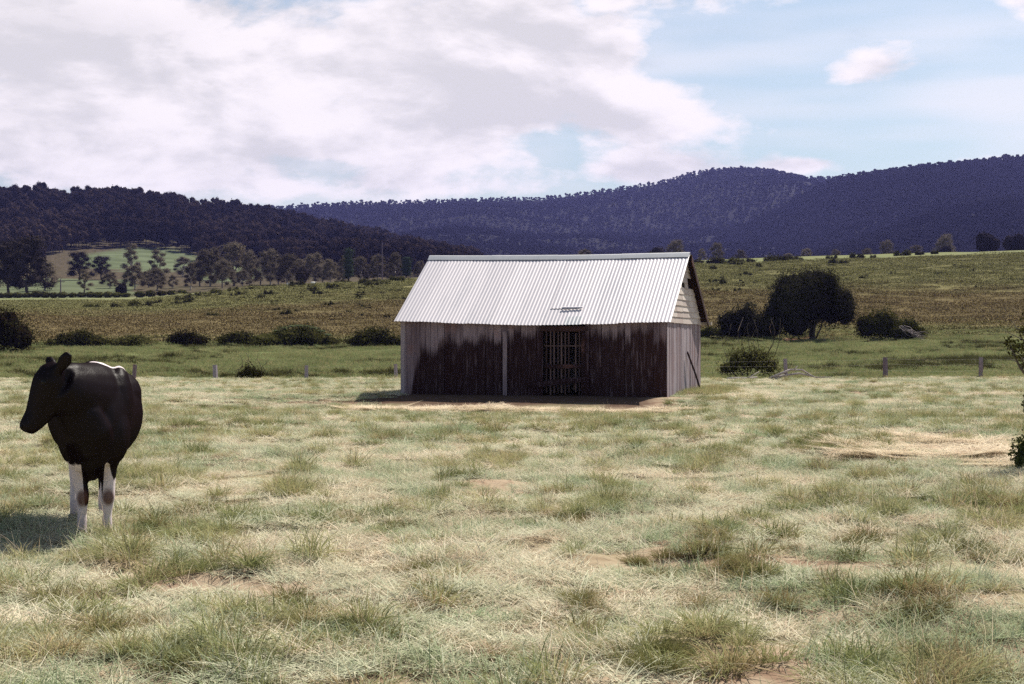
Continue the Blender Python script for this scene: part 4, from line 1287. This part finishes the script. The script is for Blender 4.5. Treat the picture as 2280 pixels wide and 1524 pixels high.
def shrub_label(px, Y, hpx):
    size = 'tiny' if hpx < 9 else 'small' if hpx < 12 else 'larger'
    where = ('below the tall grey gums' if px < 600 else 'below the round dark tree' if px < 730 else 'below the valley poplars' if px < 860 else 'left of the shed roof' if px < 930
             else 'right of the gable' if px < 1640 else 'left of the big dark tree' if px < 1750 else 'above the big dark tree' if px < 1920 else 'on the open right slope')
    lvl = 'low on slope' if Y < 180 else 'half way up slope' if Y < 212 else 'near crest'
    return '%s olive shrub %s %s' % (size, lvl, where)


cnt = 0
while cnt < 100:
    px = rsx.uniform(380, 2200); Y = rsx.uniform(150, 240)
    if 920 < px < 1548: continue
    if px > 1750 and rsx.random() < 0.75: continue
    if px < 600 and Y < 195 and rsx.random() < 0.7: continue
    if 1690 < px < 1920 and Y < 220: continue
    hpx = 9 + 13 * rsx.random() ** 2
    g = at(px, Y); base = 762 - (g.z - EYE) * F / Y
    if base < 590 and px > 1548 and Y > 236: continue
    plant(rsx.choice(['shrub', 'shrub2', 'shrub', 'shrub2', 'dshrub2']), px, Y, base - hpx, shrub_label(px, Y, hpx), 'shrub', SG, rsx.uniform(0.7, 1.2), 0.05)
    cnt += 1
alike = {}
for o in list(COL.objects):
    if o.get('group') == SG:
        alike.setdefault(o['label'], []).append(o)
ORD = ['leftmost', 'second from left', 'third from left', 'fourth from left', 'fifth from left', 'sixth from left', 'seventh from left', 'eighth from left', 'ninth from left', 'tenth from left', 'eleventh from left', 'twelfth from left']
for lab, objs in alike.items():
    if len(objs) > 1:
        for i, o in enumerate(sorted(objs, key=lambda q_: q_.location.x / q_.location.y)):
            o['label'] = lab + ', ' + (ORD[i] if i < len(ORD) else 'far right')

# far utility poles and a few sheep near the round dark tree
for px, Y, top, lab in ((851, 330, 541, 'thin grey utility pole among the valley trees near the shed'), (135, 300, 622, 'thin dark utility pole in the valley paddock at left')):
    g = at(px, Y); h = EYE + (762 - top) / F * Y - g.z
    o = empty('utility_pole', g); mb = MB(); mb.loft([(0, 0, -0.3), (0, 0, h)], [0.16, 0.11], seg=6); mb.build('pole', MAT['post_wood'], o)
    mb = MB(); mb.box((-0.9, -0.06, h - 0.6), (0.9, 0.06, h - 0.48)); mb.build('crossarm', MAT['post_wood'], o)
    tag(o, lab, 'pole')
for i, (px, lab) in enumerate(((643, 'tiny white sheep, leftmost of three below the round dark tree'), (656, 'tiny white sheep, middle of three below the round dark tree'), (697, 'tiny white sheep, right of the round dark tree'))):
    Y = 236; g = at(px, Y)
    o = empty('sheep', g, R.uniform(-1, 1)); o.scale = (0.7, 0.7, 0.7); mb = MB()
    mb.loft([(-0.55, 0, 0.62), (-0.45, 0, 0.62), (0, 0, 0.60), (0.40, 0, 0.62), (0.5, 0, 0.64)], [0.1, 0.24, 0.30, 0.24, 0.1], [0.1, 0.26, 0.31, 0.26, 0.1])
    mb.loft([(0.42, 0, 0.68), (0.62, 0, 0.80), (0.80, 0, 0.72)], [0.13, 0.11, 0.06]); 
    for lx in (-0.35, 0.32):
        for ly in (-0.13, 0.13):
            mb.loft([(lx, ly, 0.5), (lx, ly, -0.02)], [0.07, 0.045], seg=6)
    mb.build('body', MAT['wool'], o, True); tag(o, lab, 'sheep', 'sheep on the slope')

# fallen branch at the fence and a paler log in front of the straggly bush
rb = random.Random(15)
g = at(1690, 60.2)
o = empty('fallen_branch', g)
def fp(px, py): return Vector(((px - 1690) / F * 60.2, rb.uniform(-.15, .15), EYE + (762 - py) / F * 60.2 - g.z))
link('limb', wood_mesh('limb', [([fp(1715, 843), fp(1735, 833), fp(1760, 824), fp(1785, 824), fp(1800, 832), fp(1812, 840)], 0.06, 0.028), ([fp(1752, 836), fp(1780, 832), fp(1800, 836), fp(1820, 841), fp(1850, 840)], 0.05, 0.02),
                                ([fp(1725, 842), fp(1745, 837), fp(1752, 836)], 0.06, 0.05), ([fp(1768, 823), fp(1775, 816)], 0.03, 0.018)], 6), MAT['dead_wood'], o)
tag(o, 'bleached forked dead branch lying at the fence post right of the bush', 'branch')
g = at(1645, 60.5)
o = empty('fallen_log', g)
link('limb', wood_mesh('limb', [([Vector((-0.5, 0, .10)), Vector((-.1, -.05, .13)), Vector((.35, 0, .12)), Vector((0.8, 0.1, .16))], 0.05, 0.03), ([Vector((.3, 0, .1)), Vector((.6, -.1, .25)), Vector((.85, -.05, .4))], 0.03, 0.012)], 6), MAT['dead_wood'], o)
tag(o, 'thin bleached log lying under the straggly fence bush', 'log')

# sapling at the right edge of the picture
g = at(2290, 17.4)
sp = empty('sapling_tree', g)
tag(sp, 'leafy sapling cut by the right edge with a low bushy skirt', 'tree')
rb = random.Random(55)
br = [([Vector((0.02, 0, -0.1)), Vector((0.0, 0, 0.5)), Vector((0.015, 0, 1.0)), Vector((0.0, 0, 1.35)), Vector((0.06, 0, 1.95))], 0.035, 0.014),
      ([Vector((0.0, 0, 1.2)), Vector((-0.10, 0, 1.32)), Vector((-0.17, -.02, 1.45)), Vector((-.24, -.03, 1.62))], 0.02, 0.006)]
for i in range(16):
    z_ = rb.uniform(1.25, 1.9); a_ = rb.uniform(0, 6.28); l_ = rb.uniform(0.15, 0.34)
    br.append((bent((0.0, 0, z_), (l_ * math.cos(a_) - .02, l_ * math.sin(a_), z_ + rb.uniform(0.05, 0.25)), rb), 0.008, 0.003))
for i in range(14):
    a_ = rb.uniform(0, 6.28); l_ = rb.uniform(0.1, 0.3)
    br.append((bent((0, 0, 0.05), (l_ * math.cos(a_), l_ * math.sin(a_), rb.uniform(0.2, 0.55)), rb), 0.007, 0.003))
link('trunk', wood_mesh('trunk', br, 5), MAT['bark'], sp)
link('crown', crown_mesh('crown', [(-0.14, 0, 1.55, 0.16, 0.2, 0.17), (0.05, 0, 1.8, 0.22, 0.25, 0.25), (0.12, 0, 1.5, 0.25, 0.25, 0.3), (-0.02, 0, 1.38, 0.12, 0.2, 0.10), (-0.24, 0, 1.62, 0.07, 0.1, 0.10)], 1000, 0.045, 56, core=0, shell=0.35), MAT['bush_leaf'], sp)
link('skirt', crown_mesh('skirt', [(0.0, 0, 0.28, 0.25, 0.3, 0.3), (-0.12, -.1, 0.18, 0.15, 0.2, 0.2), (0.1, 0, 0.55, 0.16, 0.2, 0.22), (0.02, 0, 0.85, 0.10, 0.12, 0.25)], 1500, 0.045, 57, core=0.5, shell=0.3), MAT['sapling_leaf'], sp)

# ------------------------------------------------------------------ woods on the hills
def wood_template(seed, h, mat_n=700, leaf=1.0, nb=7):
    rt = random.Random(seed); blobs = []
    for i in range(nb):
        a_ = rt.uniform(0, 6.28); lv = rt.uniform(0.35, 0.92); rr = h * 0.22 * rt.uniform(0.1, 1)
        s_ = h * rt.uniform(0.11, 0.19)
        blobs.append((rr * math.cos(a_), rr * math.sin(a_), h * lv, s_, s_, s_ * 0.85))
    V_, T_, t_ = crown_arrays(blobs, mat_n, leaf, seed, core=0.7, shell=0.25, stray=0.1, flat=0.5)
    mb = MB(); mb.loft([(0, 0, -1), (rt.uniform(-.3, .3), 0, h * 0.8)], [h * 0.014, h * 0.005], seg=4)
    tv = np.array(mb.v); tri = []
    for f_ in mb.f:
        for i in range(1, len(f_) - 1): tri.append((f_[0], f_[i], f_[i + 1]))
    V2 = np.concatenate([V_, tv]); T2 = np.concatenate([T_, np.array(tri) + len(V_)]); t2 = np.concatenate([t_, np.full(len(tv), 0.2)])
    return np_mesh('wood_tree', V2, T2, t2)


near_wood = template_collection('near_wood', [wood_template(300 + i, 12, 900, 0.75, 9) for i in range(5)], MAT['forest_leaf'])
far_wood = template_collection('far_wood', [wood_template(320 + i, 14, 260, 1.7, 6) for i in range(5)], MAT['far_forest_leaf'])

g = np.random.default_rng(77)
N0 = 26000
Yc = np.sqrt(g.uniform(430 ** 2, 1000 ** 2, N0)); pxc = g.uniform(-800, 1080, N0)
Xc = (pxc - 1140) / F * Yc; Zc = height(Xc, Yc)
pyc = 762 - (Zc - EYE) * F / Yc
keep = np.ones(N0, bool)
edge_n = (vnoise(Xc, Yc, 0.03, 3) - 0.5)
# cleared paddocks stay open: bright shoulder and the lower valley
keep &= Yc > 470 + edge_n * 60 + np.clip((620 - pxc) / 620, 0, 1) * 40
clear = ((pxc - 270) / 190) ** 2 + ((pyc - 588) / 34) ** 2 + edge_n * 0.9 < 1
keep &= ~clear
clear2 = ((pxc - 520) / 130) ** 2 + ((pyc - 618) / 26) ** 2 + edge_n < 1
keep &= ~clear2
rocky = ((pxc - 480) / 70) ** 2 + ((pyc - 475) / 22) ** 2 + edge_n * 2 < 1
keep &= ~(rocky & (g.random(N0) < 0.6))
keep &= (pxc < 1060)
keep &= g.random(N0) < 0.55
P_ = np.stack([Xc, Yc, Zc - 0.3], -1)[keep]; n = len(P_)
sc = (0.5 + 0.45 * g.random(n))[:, None] * np.array([[1, 1, 1]]); sc[:, 2] *= 0.85 + 0.4 * g.random(n); sc[g.random(n) < 0.05] *= 1.2
line = np.interp(1140 + F * P_[:, 0] / P_[:, 1], [-800, 200, 350, 500, 620, 750, 900, 1000, 1100], [412, 412, 420, 438, 462, 492, 528, 556, 578])
hmax = (EYE + (762 - line + g.random(n) ** 3 * 16) / F * P_[:, 1] - P_[:, 2]) / 11.5
ok = hmax > 0.28
sc = np.minimum(sc, hmax[:, None] * np.array([[1.15, 1.15, 1.0]]))[ok]; P_ = P_[ok]; n = len(P_)
scatter('hillside_wood', 'dark eucalypt wood covering the hill on the left', 'wood', P_, np.stack([np.zeros(n), np.zeros(n), g.uniform(0, 6.28, n)], -1), sc, g.integers(0, 5, n), near_wood)


def hill_wood(name, label, G, n, seed, smin=0.6, smax=1.05):
    g = np.random.default_rng(seed)
    ni, nj2 = G.shape[:2]
    a_ = g.random(n) * (ni - 1.001); b_ = g.random(n) * (nj2 - 1.001)
    i = a_.astype(int); j = b_.astype(int); fa = (a_ - i)[:, None]; fb = (b_ - j)[:, None]
    P_ = (G[i, j] * (1 - fa) + G[i + 1, j] * fa) * (1 - fb) + (G[i, j + 1] * (1 - fa) + G[i + 1, j + 1] * fa) * fb
    px = 1140 + F * P_[:, 0] / P_[:, 1]
    P_ = P_[(px > 250) & (px < 2700)]; n = len(P_)
    sc = (smin + (smax - smin) * g.random(n) ** 1.5)[:, None] * np.array([[1, 1, 1.]])
    scatter(name, label, 'wood', P_ - np.array([0, 0, .4]), np.stack([np.zeros(n), np.zeros(n), g.uniform(0, 6.28, n)], -1), sc, g.integers(0, 5, n), far_wood)


hill_wood('ridge_wood', 'blue-purple forest covering the long far ridge', FARG, 130000, 5, 0.32, 0.66)
hill_wood('spur_wood', 'purple-grey forest on the nearer spur at the right', SPURG, 80000, 6, 0.36, 0.72)

# ------------------------------------------------------------------ grass
def blade_patch(n, rad, lmin, lmax, lean0, lean1, width, seed, clump=False, curl=0.6, comb=0.0):
    g = np.random.default_rng(seed)
    r = rad * np.sqrt(g.random(n)) if not clump else rad * g.random(n) ** 0.9
    a_ = g.uniform(0, 6.283, n)
    base = np.stack([r * np.cos(a_), r * np.sin(a_), np.full(n, -0.01)], -1)
    phi = g.uniform(0, 6.283, n) if not clump else a_ + g.normal(size=n) * 0.7
    if comb:                       # blades lie in whorls, as trampled grass does
        sw = vnoise(base[:, 0] + seed * 3.7, base[:, 1] + 9, 2.6, 2) * 14
        phi = np.where(g.random(n) < comb, sw + g.normal(size=n) * 0.45, phi)
    lean = np.radians(g.uniform(lean0, lean1, n)); L_ = g.uniform(lmin, lmax, n)
    L_ = L_ * (0.6 + 0.8 * vnoise(base[:, 0] + seed, base[:, 1] - seed, 3.0, 2))
    hd = np.stack([np.cos(phi), np.sin(phi), np.zeros(n)], -1)
    side = np.stack([-np.sin(phi), np.cos(phi), np.zeros(n)], -1)
    tw = g.normal(size=n) * 0.5
    side = side * np.cos(tw)[:, None] + np.array([0, 0, 1.0]) * np.sin(tw)[:, None]
    wd = width * g.uniform(0.6, 1.3, n)
    pts = [base]; ang = lean.copy(); cv = g.uniform(curl * 0.2, curl, n)
    for k in range(3):
        step = (L_ / 3)[:, None] * (hd * np.sin(ang)[:, None] + np.array([0, 0, 1.0]) * np.cos(ang)[:, None])
        pts.append(pts[-1] + step); ang = np.minimum(ang + cv, 1.72)
    V_ = []
    for k, f_ in ((0, 1.0), (1, 0.9), (2, 0.6)):
        o = side * (wd * f_ * 0.5)[:, None]
        V_ += [pts[k] - o, pts[k] + o]
    V_.append(pts[3])
    V_ = np.stack(V_, 1)
    V_[:, :, 2] = np.maximum(V_[:, :, 2], 0.004)
    b = np.arange(n) * 7
    T_ = np.concatenate([np.stack([b + i, b + j, b + k], -1) for i, j, k in ((0, 1, 3), (0, 3, 2), (2, 3, 5), (2, 5, 4), (4, 5, 6))])
    return np_mesh('blades', V_.reshape(-1, 3), T_, np.repeat(g.random(n), 7))


mat_patch = template_collection('thatch', [blade_patch(800, 0.36, 0.07, 0.24, 40, 88, 0.0056, 500 + i, curl=0.4, comb=0.5) for i in range(8)]
                                + [blade_patch(330, 0.36, 0.07, 0.22, 40, 85, 0.0100, 590 + i, curl=0.4, comb=0.4) for i in range(5)], MAT['dry_grass'])
fill_patch = template_collection('sward', [blade_patch(700, 0.34, 0.07, 0.18, 8, 70, 0.0050, 510 + i, comb=0.4) for i in range(8)]
                                 + [blade_patch(300, 0.34, 0.07, 0.17, 8, 62, 0.0095, 595 + i) for i in range(5)], MAT['green_grass'])
tuft_patch = template_collection('tussock', [blade_patch(150, 0.12, 0.09, 0.21, 5, 62, 0.0055, 520 + i, clump=True, curl=0.8) for i in range(8)], MAT['tussock_grass'])
tall_patch = template_collection('tall_tussock', [blade_patch(320, 0.20, 0.14, 0.30, 4, 55, 0.0052, 570 + i, clump=True, curl=0.8) for i in range(5)], MAT['tussock_grass'])
dark_patch = template_collection('dark_tussock', [blade_patch(340, 0.17, 0.12, 0.27, 4, 60, 0.0055, 575 + i, clump=True, curl=0.9) for i in range(5)], MAT['dark_tussock'])
stalk_patch = template_collection('stalk', [blade_patch(9, 0.22, 0.28, 0.55, 8, 80, 0.0035, 530 + i, curl=0.35) for i in range(4)], MAT['straw'])
straw_patch = template_collection('straw_litter', [blade_patch(900, 0.5, 0.15, 0.4, 74, 89, 0.008, 540 + i, curl=0.06, comb=0.5) for i in range(4)], MAT['straw'])
meadow_patch = template_collection('meadow', [blade_patch(1500, 1.6, 0.10, 0.24, 10, 60, 0.014, 550 + i) for i in range(5)], MAT['meadow_grass'])
rush_patch = template_collection('rush', [blade_patch(150, 0.32, 0.3, 0.6, 5, 40, 0.02, 560 + i, clump=True) for i in range(4)], MAT['rush_leaf'])


def disc_points(step, y0, y1, seed, margin=2.0, spread=0.40, jit=0.35):
    """jittered grid over the part of the paddock in view"""
    g = np.random.default_rng(seed)
    Y, X = np.meshgrid(np.arange(y0, y1, step), np.arange(-spread * y1 - margin, spread * y1 + margin, step), indexing='ij')
    X = X.ravel() + g.normal(size=X.size) * jit * step; Y = Y.ravel() + g.normal(size=Y.size) * jit * step
    k = (np.abs(X) < spread * Y + margin) & (Y < y1 + 0.2)
    return X[k], Y[k], g


def field_points(n, y0, y1, dens, seed, margin=2.0, spread=0.40):
    g = np.random.default_rng(seed)
    Y = np.sqrt(g.uniform(y0 ** 2, y1 ** 2, n)); X = g.uniform(-1, 1, n) * (spread * Y + margin)
    k = g.random(n) < dens(X, Y)
    return X[k], Y[k], g


LITTER = False
SC, SS = math.cos(math.radians(17.5)), math.sin(math.radians(17.5))


def shed_local(X, Y):
    dx_, dy_ = X + 3.38, Y - 43.68
    return dx_ * SC - dy_ * SS, dx_ * SS + dy_ * SC


def outside_shed(X, Y):
    lx, ly = shed_local(X, Y)
    return ~((lx > -0.05) & (lx < SL + 0.05) & (ly > -0.1) & (ly < SW + 0.05)) & ~((lx > 0.2) & (lx < SL + 0.3) & (ly > -3.6 - np.sin(lx * 2) * 0.3) & (ly < 0)) if not LITTER else ~((lx > -0.05) & (lx < SL + 0.05) & (ly > -0.1) & (ly < SW + 0.05))


def greenness(X, Y):
    return vnoise(X, Y * 0.8, 0.55, 3) * 0.6 + vnoise(X + 50, Y + 9, 1.9, 2) * 0.4


def lay(name, label, X, Y, g, coll, k, smin, smax, tilt=0.15, zs=(0.8, 1.2), far_grow=True, cat='grass'):
    idx = k if hasattr(k, '__len__') else g.integers(0, k, len(X))
    m_ = outside_shed(X, Y); X = X[m_]; Y = Y[m_]; idx = idx[m_]
    n = len(X); Z = height(X, Y)
    s_ = g.uniform(smin, smax, n)
    grow = 1 + (np.clip((Y - 14) / 48, 0, 1) * 0.7 if far_grow else 0)
    sc = np.stack([s_ * grow, s_ * grow, s_ * g.uniform(zs[0], zs[1], n)], -1)
    rot = np.stack([g.normal(size=n) * tilt * 0.5, g.normal(size=n) * tilt * 0.5, g.uniform(0, 6.28, n)], -1)
    return scatter(name, label, cat, np.stack([X, Y, Z], -1), rot, sc, idx, coll)


dl = lambda X, Y: np.clip(14.0 / np.maximum(Y, 9), 0.30, 1.0)
pick = lambda Y, g: np.where(Y < 20 + g.normal(size=len(Y)) * 2, g.integers(0, 8, len(Y)), g.integers(8, 13, len(Y)))
bare = lambda X, Y: vnoise(X * 0.8 + 11, Y + 70, 1.1, 3)
X, Y, g = disc_points(0.40, 3.2, 62.0, 601)
k_ = (greenness(X, Y) + g.normal(size=len(X)) * 0.07 < 0.60) & (bare(X, Y) > 0.33)
lay('dry_grass', 'matted pale dry grass covering the paddock', X[k_], Y[k_], g, mat_patch, pick(Y[k_], g), 0.8, 1.2, 0.10, (0.6, 1.0), far_grow=False)
X, Y, g = disc_points(0.42, 3.2, 62.0, 602)
k_ = (greenness(X, Y) + g.normal(size=len(X)) * 0.07 > 0.45) & (bare(X, Y) > 0.30)
lay('green_grass', 'grey-green short grass growing through the dry paddock', X[k_], Y[k_], g, fill_patch, pick(Y[k_], g), 0.8, 1.2, 0.10, (0.6, 1.0), far_grow=False)
X, Y, g = field_points(60000, 3.2, 62.3, dl, 603)
tn = vnoise(X + 3, Y, 2.0, 2) * 0.6 + vnoise(X + 7, Y * 0.9 + 3, 0.5, 2) * 0.4
k_ = (tn + g.normal(size=len(X)) * 0.05 > 0.60 + np.clip((Y - 20) / 40, 0, 1) * 0.03)
lay('tussock_grass', 'olive green grass tufts standing in the paddock', X[k_], Y[k_], g, tuft_patch, 8, 0.6, 1.3, 0.3, far_grow=False)
X, Y, g = field_points(9000, 3.2, 40, dl, 613)
tn = vnoise(X + 27, Y * 0.9 + 43, 0.8, 3)
k_ = (tn + g.normal(size=len(X)) * 0.02 > 0.72)
lay('tall_tussock_grass', 'taller dark green clumps of grass in the foreground', X[k_], Y[k_], g, tall_patch, 5, 0.6, 1.1, 0.3, far_grow=False)
spots = [(740, 1385, 9, .5), (620, 1420, 5, .35), (1560, 1240, 5, .25), (1530, 1010, 6, .4), (1640, 1300, 6, .3), (1440, 1250, 3, .2), (1480, 1290, 4, .25), (1245, 1160, 4, .3), (1840, 1040, 5, .4), (2050, 1370, 7, .4),
         (1270, 1360, 4, .25), (1170, 1390, 3, .2), (930, 1270, 3, .12), (980, 1345, 3, .2), (1700, 1390, 6, .4), (1890, 1330, 4, .3), (2180, 1120, 7, .5), (2230, 1250, 5, .4), (270, 1400, 5, .3), (130, 1340, 3, .3), (880, 1165, 3, .25),
         (1020, 1075, 3, .3), (450, 1500, 4, .25), (1480, 1480, 6, .3), (2120, 1480, 7, .35), (300, 1190, 4, .3), (1930, 1210, 4, .3), (1040, 1440, 4, .3), (640, 1100, 3, .3), (1780, 1240, 4, .3)]
g = np.random.default_rng(614); XX = []; YY = []
for px, py, n, sp_ in spots:
    Yc_ = F * EYE / (py - 762); Xc_ = (px - 1140) / F * Yc_
    XX.append(Xc_ + g.normal(size=n) * sp_ * 0.5); YY.append(Yc_ + g.normal(size=n) * sp_ * 0.7)
lay('dark_tussocks', 'darkest coarse grass clumps dotted through the foreground', np.concatenate(XX), np.concatenate(YY), g, dark_patch, 5, 0.45, 0.85, 0.3, far_grow=False)
X, Y, g = field_points(5000, 3.2, 50, dl, 604)
lay('seed_stalks', 'long pale bent grass stalks sticking out of the paddock', X, Y, g, stalk_patch, 4, 0.6, 1.0, far_grow=False)
LITTER = True
# straw litter: a strip trampled in front of the shed and a bright patch at the right
g = np.random.default_rng(605)
lx = g.uniform(0.6, 9.8, 420); ly = -g.uniform(0.0, 1.0, 420) ** 0.8 * 1.8 - 3.3 - np.clip((3.0 - lx) * 0.3, 0, 1.2)
X1 = -3.38 + lx * SC + ly * SS; Y1 = 43.68 - lx * SS + ly * SC
a_ = g.uniform(0, 6.28, 110); r_ = np.sqrt(g.random(110))
Yp = 20.4 + r_ * np.sin(a_) * 2.4; Xp = (2110 - 1140) / F * 20.4 + r_ * np.cos(a_) * 1.3 + (Yp - 20.4) * 0.2
X = np.concatenate([X1, Xp]); Y = np.concatenate([Y1, Yp])
lay('straw_litter', 'bright trampled straw before the shed and in a patch at right', X, Y, g, straw_patch, 4, 0.8, 1.2, zs=(0.4, 0.7), cat='straw')
# long green grass at the foot of the sunny end wall
lx = SL + g.uniform(0.05, 1.2, 260); ly = g.uniform(1.2, SW + 0.8, 260)
X = -3.38 + lx * SC + ly * SS; Y = 43.68 - lx * SS + ly * SC
lay('wall_grass', 'fresh long green grass along the foot of the sunlit end wall', X, Y, g, tuft_patch, 6, 0.9, 1.5, far_grow=False)
# pasture beyond the fence
X, Y, g = disc_points(1.75, 62.6, 122, 606)
lay('pasture_grass', 'short green pasture between the fence and the bushes', X, Y, g, meadow_patch, 5, 0.7, 1.4, far_grow=False)
slope_patch = template_collection('slope', [blade_patch(1000, 2.8, 0.12, 0.32, 20, 80, 0.06, 580 + i) for i in range(5)], MAT['slope_grass'])
X, Y, g = disc_points(2.9, 119, 245, 608)
lay('slope_grass', 'rough olive and russet grass on the slope behind the shed', X, Y, g, slope_patch, 5, 0.8, 1.3, 0.1, far_grow=False)
X, Y, g = field_points(26000, 63, 108, lambda X, Y: 1 + 0 * X, 607)
pxx = 1140 + F * X / Y
rn = vnoise(X * 0.5, Y, 0.28, 3)
k_ = ((rn > 0.64) & (g.random(len(X)) < 0.35)) | ((((pxx - 2150) / 190) ** 2 + ((Y - 78) / 7) ** 2 < 1) & (rn > 0.5) & (g.random(len(X)) < 0.6)) | ((((pxx - 1930) / 110) ** 2 + ((Y - 64) / 2.5) ** 2 < 1) & (rn > 0.42) & (g.random(len(X)) < 0.5))
lay('rush_tussocks', 'dark rush tussocks dotted through the green pasture', X[k_], Y[k_], g, rush_patch, 4, 0.5, 1.0, far_grow=False)

# ------------------------------------------------------------------ the air
nt, m = new_mat('haze')
pv = nt.n('ShaderNodeVolumePrincipled')
nt.put(pv.inputs['Color'], (0.29, 0.30, 0.80)); nt.put(pv.inputs['Density'], 0.00008); nt.put(pv.inputs['Anisotropy'], 0.3)
o = nt.n('ShaderNodeOutputMaterial'); nt.t.links.new(pv.outputs[0], o.inputs['Volume'])
mb = MB(); mb.box((-2600, -200, -45), (2600, 3100, 345))
hzo = mb.build('haze', MAT['haze'])
tag(hzo, 'faint blue air between the paddock and the far hills', 'haze', None, 'stuff')
